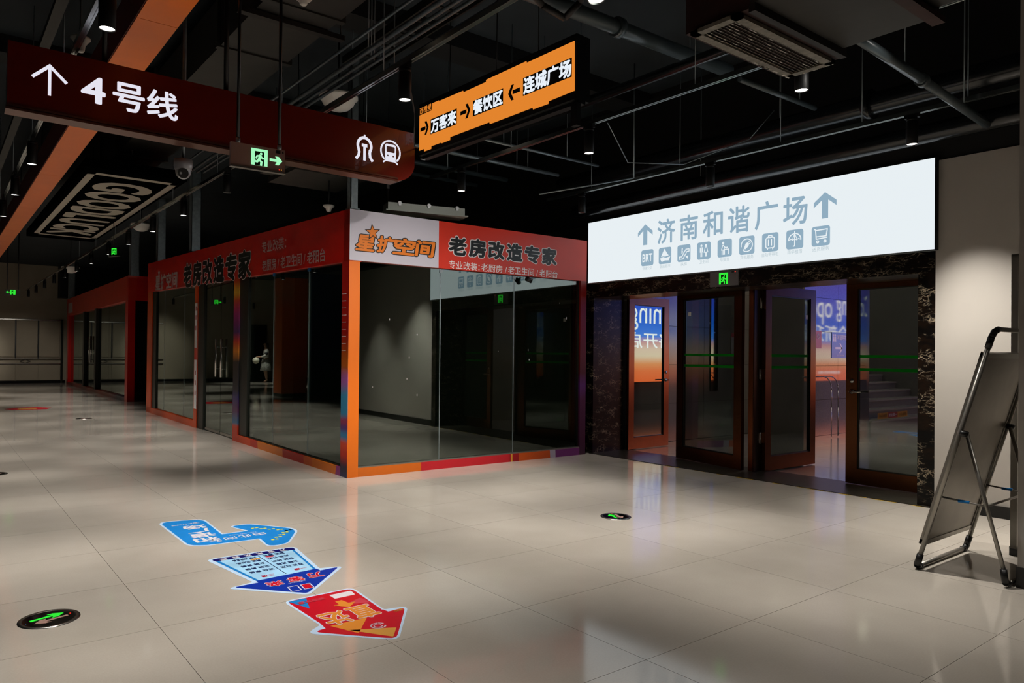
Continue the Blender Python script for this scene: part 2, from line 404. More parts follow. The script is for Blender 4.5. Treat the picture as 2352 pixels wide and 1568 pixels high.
def round_poly(pts, r, n=4):
    """corner rounding of a polygon; r may be a list"""
    out = []; N = len(pts)
    for i, p in enumerate(pts):
        rr = r[i] if isinstance(r, (list, tuple)) else r
        p = Vector(p); a = Vector(pts[i-1])-p; b = Vector(pts[(i+1) % N])-p
        if rr <= 0: out.append(tuple(p)); continue
        d = min(rr, a.length*.45, b.length*.45); A = p+a.normalized()*d; B = p+b.normalized()*d
        for k in range(n+1):
            t = k/n; out.append(tuple(A*(1-t)**2+p*2*t*(1-t)+B*t*t))
    return out
Z3 = Vector((0, 0, 1))
ORD = ['first', 'second', 'third', 'fourth', 'fifth', 'sixth', 'seventh', 'eighth', 'ninth', 'tenth', 'eleventh', 'twelfth', 'thirteenth', 'fourteenth']

# ------------------------------------------------------------------ the setting
def slab(name, boxes, m, label=None, parent=None):
    b = MB()
    for q in boxes: b.box(*q, m)
    return struct(b.build(name, parent), label) if parent is None else b.build(name, parent)
WX = 7.07                      # plane of the wall with the doors
floor = slab('floor', [(-9, 7.07, -5, 33, -0.06, -0.004)], M['grout'], 'glossy beige floor of large square polished tiles with thin dark joints')
T0X, T0Y, TS = 0.8881, 3.6745, 0.8
cells = []
fx, fy = F.x, F.y
for i in range(-12, 9):
    for j in range(-11, 38):
        x0, y0 = T0X+TS*i, T0Y+TS*j
        x1, y1 = min(x0+TS, 7.07), min(y0+TS, 33.0)
        if x1-x0 < .02 or y1-y0 < .02: continue
        cx, cy = (x0+x1)/2, (y0+y1)/2
        d = cx*F.x+cy*F.y; lat = cx*R.x+cy*R.y
        vis = d > 1.2 and abs(lat) < d*0.78+0.8
        full = (x1-x0) > .79 and (y1-y0) > .79
        cells.append((d if vis and d < 15 else 99+d, x0, y0, x1, y1, full))
cells.sort()
G2 = 0.0011
tmb = MB(); tmb.box(-TS/2+G2, TS/2-G2, -TS/2+G2, TS/2-G2, -0.0045, 0, M['tile']); tproto = tmb.build('tile'); tile_me = tproto.data
off = tproto.location.copy(); bpy.data.objects.remove(tproto)
far = MB(); cnt = 0
for d, x0, y0, x1, y1, full in cells:
    if d < 99 and cnt < 290:
        if full: o = bpy.data.objects.new('tile', tile_me); COL.objects.link(o); o.location = ((x0+x1)/2, (y0+y1)/2, off.z)
        else:
            q = MB(); q.box(x0+G2, x1-G2, y0+G2, y1-G2, -0.0045, 0, M['tile']); o = q.build('tile')
        o.location -= floor.location; o.parent = floor; cnt += 1
    else: far.box(x0+G2, x1-G2, y0+G2, y1-G2, -0.0045, 0, M['tile'])
fo = far.build('tile_field', floor); fo['kind'] = 'stuff'

slab('ceiling', [(-9, 7.8, -5, 33.2, 4.55, 4.75)], M['deck'], 'dark painted concrete slab above the exposed services')
# wall with the doors: white part on the right, black part above
slab('wall_right', [(WX, 7.66, -3, 2.69, 0, 3.06)], M['white'], 'white plaster wall right of the marble doorway')
slab('wall_right', [(WX+.02, 7.66, -3, 33, 3.06, 4.55)], M['blackpaint'], 'black painted wall band above the white lightbox')
slab('wall_right', [(WX+.02, 7.66, 6.98, 33, 0, 3.06)], M['darkwall'], 'dark wall behind the glass booths')
slab('baseboard_right', [(WX-.014, WX, -3, 2.69, 0, .1)], M['skirting'], 'black skirting along the white wall')
slab('wall_back', [(-9, 8, -5.2, -5, 0, 4.55)], M['darkwall'])
slab('wall_left', [(-9.2, -9, -5, 33, 0, 4.55)], M['darkwall'])
slab('baseboard_far', [(-9, 4.25, 32.58, 32.6, 0, .1)], M['skirting'], 'black skirting under the far panelled wall')
fw = slab('wall_far', [(-9, 7.1, 32.6, 32.9, 0, 4.55)], M['farwall'], 'beige far wall at the end of the corridor')
# framed panels fixed on the far wall
for k, (x0, x1) in enumerate(((0.55, 1.28), (1.3, 1.91), (1.93, 2.57), (2.59, 3.31), (3.33, 4.06))):
    q = MB(); q.box(x0+.02, x1-.02, 32.55, 32.6, 1.02, 2.40, M['farwall']); q.build('wall_panel', fw)
    q = MB(); q.box(x0, x1, 32.56, 32.6, .12, .72, M['farwall']); q.build('wall_panel', fw)
for z0, z1 in ((2.41, 2.45), (.92, .955), (.735, .765)): q = MB(); q.box(.4, 4.1, 32.52, 32.6, z0, z1, M['steel']); q.build('rail_strip', fw)
for x in (1.29, 1.92, 2.58, 3.32): q = MB(); q.box(x-.018, x+.018, 32.53, 32.6, .95, 2.42, M['black']); q.build('panel_divider', fw)
q = MB(); q.box(4.08, 4.14, 32.52, 32.6, 0, 2.46, M['darksteel']); q.build('panel_divider', fw)
for x in (1.35, 2.9): q = MB(); q.stroke(Fr((x, 32.55, .85), (1, 0, 0), Z3), [(-.17, 0), (0, .075), (.17, 0), (0, -.075)], .018, M['black'], .004, True); q.build('diamond_inlay', fw)
# black sheet for the darkness of a doorway and steel shutter on the far wall left of the panels, mirrored in the booth glass
slab('door_1', [(-4.0, -2.6, 32.54, 32.6, 0, 2.5)], M['black'], 'flat black sheet for the darkness of an open far wall doorway')
slab('trim_1', [(3.95, 7.1, 31.9, 32.55, 3.3, 4.55)], M['blackpaint'], 'black bulkhead above the far corner')
# orange clad column and navy hoarding left of the corridor, seen mirrored in the booth glass
slab('wall_left', [(-1.14, -.39, 20.25, 20.95, .1, 3.45)], M['orangecol'], 'orange clad column left of the corridor')
slab('baseboard_left', [(-1.12, -.41, 20.27, 20.93, 0, .1)], M['skirting'])
slab('wall_left', [(-5.2, -1.14, 19.9, 20.1, 0, 3.6)], M['bluehoard'], 'navy hoarding beside the orange column')
# near column at the right edge of the frame
slab('wall_near', [(5.02, 5.9, .6, 1.472, .12, 4.55)], M['white'], 'plaster column at the right edge beside the sign stand')
slab('baseboard_near', [(5.012, 5.91, .59, 1.478, 0, .12)], M['skirting'], 'black skirting of the near column')

# marble doorway
slab('trim_2', [(WX, 7.66, 2.69, 2.83, 0, 2.30)], M['marble'], 'black marble pillar on the right of the doorway')
slab('trim_3', [(WX, 7.66, 6.83, 6.97, 0, 2.30)], M['marble'], 'black veined marble jamb on the left of the doorway')
slab('trim_4', [(WX, 7.60, 2.83, 6.83, 2.075, 2.30), (WX+.02, 7.66, 2.69, 6.97, 2.30, 3.06)], M['marble'], 'black marble lintel under the white lightbox')
slab('trim_5', [(7.60, 7.72, 2.83, 6.83, 2.13, 2.6)], M['bronzed'], 'dark bronze door header')
slab('trim_6', [(WX-.04, 7.74, 2.60, 6.86, -.004, .006)], M['threshold'], 'worn dark stone threshold')
tp = thing('floor_tape', 'worn broken yellow floor tape along the threshold', 'tape', (WX-.052, 4.2, 0)); random.seed(3)
y = 2.75
while y < 5.6:
    q = MB(); L = random.uniform(.05, .34); wdt = random.uniform(.008, .022)*(1.6 if 4 < y < 4.5 else 1)
    xx = WX-.052; q.box(xx-wdt/2, xx+wdt/2, y, y+L, 0.0005, .0015, M['yellow']); q.build('tape_piece', tp); y += L+random.uniform(.03, .25)

# ------------------------------------------------------------------ lobby beyond the doors
lf = slab('floor', [(7.72, 24.5, 1.5, 13, -.06, -.004)], M['grout'], 'grey granite lobby floor beyond the doors')
lf2 = MB()
for i in range(21):
    for j in range(7):
        x0, y0 = 7.74+.8*i, 1.5+.8*j
        o = MB(); o.box(x0+.0015, x0+.7985, y0+.0015, y0+.7985, -.0045, 0, M['lobbyfloor']); o.build('tile', lf)
wa = slab('wall_lobby', [(7.66, 11.35, 7.16, 7.4, 0, 4.4), (7.66, 7.9, 6.86, 7.2, 0, 4.4)], M['grout'], 'grey stone clad lobby wall beyond the left doors')
zs = [0, .585, 1.175, 1.765, 2.355, 2.945, 3.535, 4.4]
for k in range(7):
    for x0, x1 in ((7.9, 8.9), (8.9, 9.9), (9.9, 10.9), (10.9, 11.35)):
        o = MB(); o.box(x0+.003, x1-.003, 7.126, 7.16, zs[k]+.003, zs[k+1]-.003, M['lobbytile']); o.build('tile', wa)
o = MB(); o.box(10.06, 10.25, 7.108, 7.13, .75, 2.6, M['mirror']); tag(o.build('steel_strip'), 'narrow polished steel strip on the stone wall, mirroring blue and orange', 'strip')
wb = slab('wall_lobby', [(11.35, 13.5, 6.28, 7.4, 0, 4.4)], M['grout'], 'polished stone clad wall mirroring the sunset lightbox')
zb = [0, .60, 1.167, 1.738, 2.303, 2.87, 3.44, 4.4]
for k in range(7):
    for x0, x1 in ((11.35, 12.45), (12.45, 13.49)):
        o = MB(); o.box(x0+.002, x1-.002, 6.25, 6.28, zb[k]+.003, zb[k+1]-.003, M['polished']); o.build('tile', wb)
for q_ in ((13.5, 13.69, 6.3, 13, 0, 4.4), (17.51, 17.7, 6.3, 13, 0, 4.4), (13.7, 17.5, 12.85, 13, 0, 4.4), (17.7, 24.4, 6.3, 6.5, 0, 4.4), (24.4, 24.6, 2.2, 6.5, 0, 4.4)):
    slab('wall_lobby', [q_], M['lobbytile'], 'dark stone wall around the lobby stairs')
slab('wall_lobby', [(7.66, 24.4, 2.2, 2.395, 0, 4.4)], M['lobbytile'], 'lobby wall carrying the sunset lightbox')
slab('ceiling', [(7.66, 24.6, 1.5, 13, 4.4, 4.55)], M['blackpaint'], 'dark lobby ceiling')
st = thing('staircase', 'speckled stone steps climbing away behind the right glass door', 'stairs', (15.6, 6.27, 0))
for k in range(11):
    o = MB(); y0 = 6.27+.3*k; z1 = .155*(k+1)
    o.box(13.7, 17.5, y0, y0+.32 if k < 10 else 12.8, max(0, z1-.20), z1-.03, M['step']); o.box(13.7, 17.5, y0-.02, y0+.32, z1-.03, z1, M['nosing']); o.build('step', st)
q = MB(); fr = Fr((13.95, 6.266, .178), (1, 0, 0), Z3)
q.flat(fr, [(0, 0), (.42, 0), (.42, .11), (0, .11)], M['stk_tan'], .003); q.flat(fr, [(.42, 0), (.82, 0), (.82, .11), (.42, .11)], M['redsign'], .003); q.flat(fr, [(.82, 0), (1.24, 0), (1.24, .11), (.82, .11)], M['stk_tan'], .003)
q.text(fr, '小心台阶', (.04, .025, .38, .09), M['ink'], .005, .01); q.text(fr, '安全第一', (.45, .025, .79, .09), M['inkwhite'], .005, .01); q.text(fr, '小心台阶', (.86, .025, 1.2, .09), M['ink'], .005, .01)
tag(q.build('step_sticker'), 'yellow and red caution strip stuck on a step riser', 'sticker')
# sunset lightbox on the side wall of the lobby (out of view, seen mirrored)
lb = thing('sunset_lightbox', 'large backlit sunset poster mirrored in the stone wall and open glass door', 'lightbox', (17, 2.42, .65))
o = MB(); o.box(12.45, 23.0, 2.40, 2.52, .64, 3.6, M['black']); o.build('housing', lb)
o = MB(); fr = Fr((23.0-.02, 2.523, .68), (-1, 0, 0), Z3); o.flat(fr, [(0, 0), (10.5, 0), (10.5, 2.88), (0, 2.88)], M['posterprint'], .0); o.build('print', lb)
o = MB(); pw = emis('poster_white', '#ffffff', POSTER_E*1.3)
o.text(fr, 'Coming', (1.2, 1.6, 3.2, 2.4), pw, .004, 0.0); o.text(fr, 'opening', (3.45, 1.5, 5.95, 2.25), pw, .004, 0.0); o.text(fr, 'opening', (7.2, 1.22, 9.65, 1.90), pw, .004, 0.0)
o.text(fr, '全新升级', (2.5, 1.05, 5.2, 1.5), pw, .004, .01); o.text(fr, '即将开启', (7.3, .80, 9.7, 1.18), pw, .004, .01); o.text(fr, '敬请期待更多精彩', (3.0, .18, 4.2, .26), pw, .004); o.build('lettering', lb)
for x_, y_, lab in ((10.2, 5.0, 'square lobby ceiling lamp over the left doors'), (15.6, 5.4, 'square lobby ceiling lamp before the stairs'), (15.6, 9.4, 'square lobby ceiling lamp above the stairs')):
    cl = thing('ceiling_lamp', lab, 'lamp', (x_, y_, 4.34)); o = MB(); o.box(x_-.32, x_+.32, y_-.32, y_+.32, 4.36, 4.40, M['plasticwhite']); o.build('frame', cl)
    o = MB(); o.box(x_-.29, x_+.29, y_-.29, y_+.29, 4.352, 4.36, emis('lobby_lamp_panel', '#fff0dc', 42.0)); o.build('diffuser', cl)
# plates on the polished wall
q = thing('direction_plate', 'blue plate with a right arrow on the polished stone wall', 'sign', (12.5, 6.24, 1.3))
o = MB(); fr = Fr((12.22, 6.244, 1.30), (1, 0, 0), Z3); o.fbox(fr, 0, .66, 0, .44, -.006, .004, M['dirsign']); o.build('plate', q)
o = MB(); o.stroke(fr, [(.12, .17), (.34, .17)], .035, M['inkwhite'], .006); o.stroke(fr, [(.27, .25), (.35, .17), (.27, .09)], .035, M['inkwhite'], .006)
for a in (.06, .12): o.disc(fr, a, .39, .018, M['inkwhite'], .006, 10); o.flat(fr, [(a-.022, .28), (a+.022, .28), (a+.015, .37), (a-.015, .37)], M['inkwhite'], .006)
o.text(fr, '和谐购物', (.18, .31, .5, .40), M['inkwhite'], .006, .01); o.text(fr, '前行50米', (.16, .03, .42, .06), M['inkwhite'], .006); o.build('pictogram', q)
q = MB(); fr = Fr((11.66, 6.246, 1.46), (1, 0, 0), Z3); q.fbox(fr, 0, .22, 0, .29, -.004, .003, M['redsign']); q.arc(fr, .11, .2, .035, 0, 360, .012, M['inkwhite'], .006, 14); q.stroke(fr, [(.11, .2), (.11, .245)], .01, M['inkwhite'], .006)
tag(q.build('notice_plate'), 'small dark red notice plate beside the blue plate', 'sign')
q = MB(); fr = Fr((10.62, 7.118, 1.33), (1, 0, 0), Z3); q.fbox(fr, 0, .34, 0, .36, -.004, .004, M['paper']); q.fbox(fr, 0, .34, .30, .37, .004, .006, M['redsign'])
tag(q.build('wall_notice'), 'pale notice sheet with red heading on the grey stone wall', 'notice')
# bent tube put in as the mirror image of a hand rail
q = MB(); x0 = 11.75
for dx in (0, .22):
    P = [(x0+dx, 6.0, .02)]+[(x0+dx+.0-.0, 6.0, .5)]+[(x0+dx-.26+.26*math.cos(t), 6.0, .78+.22*math.sin(t)) for t in [math.pi/2*k/6 for k in range(7)]]+[(x0+dx-.9, 6.0, 1.0)]
    q.path(P, .009, M['alu'], 8)
tag(q.build('handrail'), 'dark bent tube handrail standing in for a rail mirrored in the stone wall', 'rail')

# ------------------------------------------------------------------ the four bronze glass doors
def door(name, label, hinge, direc, width, h=2.13, handle=None, tape=False, sticker=None, stile=.115):
    """leaf from hinge along direc; handle = distance from hinge"""
    d = Vector((direc[0], direc[1], 0)).normalized(); o = thing(name, label, None, (hinge[0], hinge[1], 0), kind='structure')
    fr = Fr((hinge[0], hinge[1], 0.012), d, Z3); t = .024
    q = MB(); q.fbox(fr, 0, stile, 0, h, -t, t, M['bronze']); q.build('stile', o)
    q = MB(); q.fbox(fr, width-stile, width, 0, h, -t, t, M['bronze']); q.build('stile', o)
    q = MB(); q.fbox(fr, stile, width-stile, 0, .155, -t, t, M['bronze']); q.build('rail', o)
    q = MB(); q.fbox(fr, stile, width-stile, h-.11, h, -t, t, M['bronze']); q.build('rail', o)
    q = MB(); q.fbox(fr, stile-.006, width-stile+.006, .15, h-.10, -.004, .004, M['doorglass']); q.build('pane', o)
    q = MB()
    for a0, a1, b0, b1 in ((stile, stile+.012, .155, h-.11), (width-stile-.012, width-stile, .155, h-.11), (stile, width-stile, .155, .167), (stile, width-stile, h-.122, h-.11)): q.fbox(fr, a0, a1, b0, b1, -.014, .014, M['darksteel'])
    q.build('bead', o)
    if tape:
        for z in (1.165, 1.30): q = MB(); q.fbox(fr, stile, width-stile, z, z+.03, -.0055, .0055, M['greenline']); q.build('tape', o)
    if handle is not None:
        hd = MB(); s = 1 if handle > width/2 else -1
        for c in (1, -1):
            hd.lathe(fr.p(handle, .95, c*t), fr.n*c, [(0.0, .012), (.024, .012), (.026, 0)], M['steel'], 14); hd.tube(fr.p(handle, .95, c*t), fr.p(handle, .95, c*(t+.05)), .009, M['steel'], 8)
            hd.tube(fr.p(handle, .95, c*(t+.05)), fr.p(handle-s*.12, .95, c*(t+.05)), .009, M['steel'], 8)
            hd.lathe(fr.p(handle, 1.06, c*t), fr.n*c, [(0.0, .01), (.022, .01), (.024, 0)], M['steel'], 14)
        hd.build('handle', o)
    if sticker: q = MB(); q.fbox(fr, sticker[0], sticker[0]+.05, sticker[1], sticker[1]+.05, .0045, .006, M['inkwhite']); q.build('paper_tag', o)
    return o
door('door_2', 'bronze framed glass door swung open inward beside the left marble jamb, glowing orange', (7.70, 6.785), (1, .035), .90, 2.12, handle=.83)
door('door_3', 'closed bronze framed glass door left of the middle post with two green tapes', (7.66, 5.905), (-.205, -1), 1.10, 2.12, tape=True, sticker=(.19, 1.80))
door('door_4', 'bronze framed glass door swung open inward at the middle post', (7.60, 4.665), (1, -.02), 1.06, 2.12, tape=True, sticker=(.86, 1.76))
door('door_5', 'closed bronze framed glass door beside the right marble pillar with two green tapes', (7.655, 2.80), (0, 1), .945, 2.12, handle=.885, tape=True)
pt = thing('door_post', 'dark bronze post with steel hinges between the two pairs of doors', 'post', (7.53, 4.735, 0))
q = MB(); q.box(7.47, 7.57, 4.70, 4.775, .01, 2.13, M['bronze']); q.box(7.44, 7.60, 4.685, 4.70, .01, 2.13, M['bronzed']); q.build('upright', pt)
for z in (.32, 1.05, 1.86): q = MB(); q.tube((7.565, 4.682, z), (7.565, 4.682, z+.13), .012, M['steel'], 10); q.box(7.53, 7.60, 4.676, 4.686, z+.01, z+.12, M['steel']); q.build('hinge', pt)

# ------------------------------------------------------------------ white wayfinding lightbox above the doors
sg = thing('wayfinding_lightbox', 'long glowing white lightbox with pale blue arrows and icons above the bronze doors', 'lightbox', (7.05, 4.8, 2.28))
fr = Fr((7.03, 6.93, 2.28), (0, -1, 0), Z3)
q = MB(); q.fbox(fr, .018, 4.256, -.008, .808, -.055, -.004, M['blackmetal']); q.fbox(fr, 4.247, 4.262, -.012, .812, -.05, .004, M['blackmetal']); q.fbox(fr, .02, 4.25, -.016, -.006, -.05, .006, M['galv']); q.build('housing', sg)
q = MB(); q.fbox(fr, .026, 4.246, -.005, .80, -.004, 0, M['signwhite']); q.build('face_panel', sg)
B = M['signblue']; W = M['signwhite']
def up_arrow(q, a0, a1, b0, b1):
    c = (a0+a1)/2; w = (a1-a0); h = b1-b0
    q.flat(fr, [(c-w*.14, b0), (c+w*.14, b0), (c+w*.14, b1-h*.30), (a1, b1-h*.56+.0), (a1, b1-h*.36), (c, b1), (a0, b1-h*.36), (a0, b1-h*.56), (c-w*.14, b1-h*.30)], B, .002)
for a0, a1, b0, b1 in ((.888, 1.118, .396, .652), (3.148, 3.378, .405, .664)):
    q = MB(); up_arrow(q, a0, a1, b0, b1); q.build('arrow', sg)
q = MB()
for ch, (a0, a1) in zip('济南和谐广场', ((1.19, 1.455), (1.52, 1.775), (1.84, 2.105), (2.17, 2.437), (2.497, 2.765), (2.82, 3.085))): q.text(fr, ch, (a0, .382, a1, .675), B, .002, .018)
q.build('lettering', sg)
IC = [(.944, 1.134), (1.215, 1.402), (1.49, 1.675), (1.766, 1.948), (2.039, 2.222), (2.313, 2.497), (2.585, 2.773), (2.859, 3.043), (3.129, 3.315)]
CAP = ['快速公交', '银座超市', '扶梯', '卫生间', '母婴室', '充电服务', '自助寄存柜', '雨伞租借', '送货服务']
CW = [.15, .16, .085, .12, .12, .16, .19, .16, .17]
for k, (a0, a1) in enumerate(IC):
    q = MB(); b0, b1 = .137, .334; q.flat(fr, rrect(a0, b0, a1, b1, .026), B, .002)
    s = a1-a0; X = lambda t: a0+s*t; Y = lambda t: b0+(b1-b0)*t; lw = .011
    P = lambda *pts: [(X(x), Y(y)) for x, y in pts]
    if k == 0: q.text(fr, 'BRT', (X(.1), Y(.25), X(.92), Y(.75)), W, .004, .02)
    elif k == 1:
        q.flat(fr, P((.45, .92), (.80, .48), (.52, .44), (.18, .42)), W, .004)
        q.flat(fr, P((.10, .34), (.35, .42), (.60, .36), (.93, .42), (.80, .18), (.50, .20), (.25, .12)), W, .004)
        q.stroke(fr, P((.12, .40), (.35, .46), (.6, .40), (.9, .46)), .006, B, .005)
    elif k == 2:
        q.stroke(fr, P((.16, .16), (.16, .30), (.36, .30), (.66, .72), (.90, .72), (.90, .58), (.74, .58), (.44, .16)), lw, W, .004, True)
        q.disc(fr, X(.38), Y(.76), .010, W, .004, 10); q.stroke(fr, P((.37, .66), (.37, .50)), .016, W, .004); q.stroke(fr, P((.37, .62), (.48, .56)), .008, W, .004)
        q.flat(fr, P((.62, .30), (.84, .34), (.80, .14)), W, .004)
    elif k == 3:
        q.disc(fr, X(.33), Y(.80), .014, W, .004, 12); q.disc(fr, X(.67), Y(.80), .014, W, .004, 12)
        q.stroke(fr, P((.24, .42), (.24, .68), (.42, .68), (.42, .42)), .008, W, .004); q.stroke(fr, P((.29, .64), (.29, .16)), .009, W, .004); q.stroke(fr, P((.37, .64), (.37, .16)), .009, W, .004)
        q.stroke(fr, P((.62, .70), (.53, .40), (.81, .40), (.72, .70)), .009, W, .004, True); q.stroke(fr, P((.64, .40), (.64, .16)), .009, W, .004); q.stroke(fr, P((.70, .40), (.70, .16)), .009, W, .004)
    elif k == 4:
        q.disc(fr, X(.40), Y(.80), .014, W, .004, 12); q.stroke(fr, P((.38, .68), (.28, .40), (.46, .40), (.50, .56), (.40, .68)), .009, W, .004)
        q.stroke(fr, P((.46, .60), (.62, .48)), .009, W, .004); q.stroke(fr, P((.48, .42), (.80, .42)), .010, W, .004); q.stroke(fr, P((.78, .42), (.78, .14)), .010, W, .004); q.stroke(fr, P((.50, .42), (.50, .14)), .010, W, .004)
        q.disc(fr, X(.66), Y(.52), .009, W, .004, 10); q.stroke(fr, P((.33, .40), (.33, .14)), .010, W, .004); q.stroke(fr, P((.42, .40), (.42, .14)), .010, W, .004)
    elif k == 5:
        q.arc(fr, X(.5), Y(.5), .068, -120, 190, lw, W, .004, 24)
        q.flat(fr, P((.34, .34), (.40, .28), (.60, .42), (.66, .56), (.56, .66), (.42, .60), (.36, .44)), W, .004); q.stroke(fr, P((.60, .64), (.68, .72)), .009, W, .004); q.stroke(fr, P((.66, .56), (.75, .64)), .009, W, .004); q.stroke(fr, P((.36, .34), (.26, .22)), .009, W, .004)
    elif k == 6:
        q.stroke(fr, [(x, y) for x, y in rrect(X(.24), Y(.20), X(.76), Y(.76), .02, 3)], lw, W, .004, True); q.stroke(fr, P((.38, .78), (.40, .86), (.60, .86), (.62, .78)), lw, W, .004)
        for x in (.40, .58): q.stroke(fr, P((x, .34), (x, .64)), .013, W, .004)
        for x in (.34, .66): q.stroke(fr, P((x, .18), (x, .13)), .012, W, .004)
    elif k == 7:
        q.arc(fr, X(.5), Y(.46), .066, 0, 180, lw, W, .004, 16); q.stroke(fr, P((.15, .46), (.28, .52), (.39, .46), (.5, .52), (.61, .46), (.72, .52), (.85, .46)), .008, W, .004)
        q.stroke(fr, P((.5, .92), (.5, .20), (.47, .15), (.41, .15)), lw, W, .004); q.stroke(fr, P((.5, .8), (.37, .5)), .007, W, .004); q.stroke(fr, P((.5, .8), (.63, .5)), .007, W, .004)
    else:
        q.stroke(fr, P((.14, .86), (.22, .84), (.26, .36), (.84, .40)), lw, W, .004); q.stroke(fr, P((.26, .80), (.86, .82), (.80, .48), (.26, .48)), lw, W, .004)
        for x in (.34, .74): q.disc(fr, X(x), Y(.22), .016, W, .004, 14); q.disc(fr, X(x), Y(.22), .005, B, .005, 8)
    q.build('icon', sg)
    q = MB(); c = (a0+a1)/2; q.text(fr, CAP[k], (c-CW[k]/2, .088, c+CW[k]/2, .130), M['signcap'], .002, .0); q.build('caption', sg)

def runner(q, fr, a0, b0, a1, b1, bg, fg, c=.003):
    """door frame and running figure pictogram"""
    s = a1-a0; h = b1-b0; P = lambda *pts: [(a0+s*x, b0+h*y) for x, y in pts]
    q.flat(fr, [(a0, b0), (a1, b0), (a1, b1), (a0, b1)], bg, c)
    q.flat(fr, P((.22, 0), (.78, 0), (.78, .84), (.22, .84)), M['greendim'], c+.0008)
    q.disc(fr, a0+s*.60, b0+h*.72, s*.075, fg, c+.0016, 12, h*.075)
    w = s*.13
    q.stroke(fr, P((.55, .60), (.48, .36)), w*1.3, fg, c+.0016); q.stroke(fr, P((.48, .36), (.62, .22), (.60, .04)), w, fg, c+.0016)
    q.stroke(fr, P((.48, .36), (.36, .22), (.20, .24)), w, fg, c+.0016); q.stroke(fr, P((.55, .60), (.36, .56), (.30, .42)), w*.75, fg, c+.0016); q.stroke(fr, P((.58, .58), (.68, .44), (.78, .46)), w*.75, fg, c+.0016)
ex = thing('exit_sign', 'grey exit sign with glowing green figure on the marble lintel', 'exit sign', (7.05, 4.82, 2.095))
fr = Fr((7.045, 5.0, 2.095), (0, -1, 0), Z3); q = MB(); q.fbox(fr, 0, .36, 0, .165, -.022, 0, M['exitgrey']); q.build('plate', ex)
q = MB(); runner(q, fr, .121, .022, .234, .148, M['green'], M['green']); q.build('pictogram', ex)
q = MB(); q.disc(fr, .325, .15, .006, M['led_red'], .002, 8); q.flat(fr, [(.28, .143), (.31, .143), (.31, .157), (.28, .157)], M['black'], .002); q.build('indicator', ex)

# ------------------------------------------------------------------ glass booths
KP = Vector((3.493, 6.896, 0)); KA = math.radians(1.27)
uL = Vector((math.sin(KA), math.cos(KA), 0)); uR = Vector((math.cos(KA), -math.sin(KA), 0))
KL = Fr(KP, -uL, Z3)      # left face: a is minus the distance from the corner
KR = Fr(KP, uR, Z3)       # right face
def kz(v):
    s = (v-KP).dot(uL); return Vector((v.x, v.y, v.z*(1+.0126*max(0, s))))
HF, HT = 2.285, 2.82
kb = thing('glass_booth', 'empty glass shop booth with red and white fascia and orange corner pillar beside the doorway', 'booth', KP)
def kpart(name, mb, parent=kb): return mb.build(name, parent, kz)
# fascia boxes
q = MB(); q.fbox(KR, 0, 3.428, HF, HT, -.14, 0, M['red']); fR = kpart('fascia', q)
q = MB(); q.fbox(KL, -9.85, 0, HF-.01, HT, -.14, 0, M['reddeep']); fL = kpart('fascia', q)
q = MB(); q.flat(KR, [(0, HF), (1.105, HF), (1.105, HT), (0, HT)], M['fasciawhite'], .0015); q.build('white_panel', kb)
# logo with star, fitted along the white panel
q = MB()
lb_ = [(.075, .30, 2.392, 2.565), (.32, .53, 2.392, 2.575), (.52, .795, 2.392, 2.575), (.80, 1.045, 2.392, 2.575)]
KRs = Fr(KP, uR, Z3)
class Sh:
    """slanted lettering frame"""
    def __init__(s, fr, k, b0): s.fr = fr; s.k = k; s.b0 = b0
    def p(s, a, b, c=0): return s.fr.p(a+(b-s.b0)*s.k, b, c)
SH = Sh(KR, .16, 2.48)
for ch, (a0, a1, b0, b1) in zip('星扩空间', lb_):
    q.text(SH, ch, (a0, b0, a1, b1), M['ink'], .003, .035, .05)
for ch, (a0, a1, b0, b1) in zip('星扩空间', lb_):
    q.text(SH, ch, (a0, b0, a1, b1), M['logo_orange'], .0045, .035)
def star(fr, a, b, r, m, c, q, rot=90):
    P = []
    for i in range(10):
        t = math.radians(rot+36*i); rr = r if i % 2 == 0 else r*.42; P.append((a+rr*math.cos(t), b+rr*math.sin(t)))
    for i in range(10): q.flat(fr, [(a, b), P[i], P[(i+1) % 10]], m, c)
star(KR, .265, 2.60, .098, M['ink'], .005, q, 96); star(KR, .265, 2.60, .074, M['logo_orange'], .006, q, 96)
q.build('logo', kb)
q = MB()
for i, ch in enumerate('老房改造专家'):
    a0 = 1.24+i*.281; bx = (a0, 2.448, a0+.25, 2.668)
    q.text(KR, ch, bx, M['inkwhite'], .002, .045, .04)
for i, ch in enumerate('老房改造专家'):
    a0 = 1.24+i*.281; q.text(KR, ch, (a0, 2.448, a0+.25, 2.668), M['ink'], .0035, .045)
q.build('title_lettering', kb)
for st_, a0, a1 in (('专业改装：', 1.243, 1.68), ('老厨房 /', 1.70, 2.09), ('老卫生间 /', 2.105, 2.585), ('老阳台', 2.61, 2.912)): q = MB(); q.text(KR, st_, (a0, 2.292, a1, 2.385), M['inkwhite'], .002, .008); q.build('subtitle_lettering', kb)
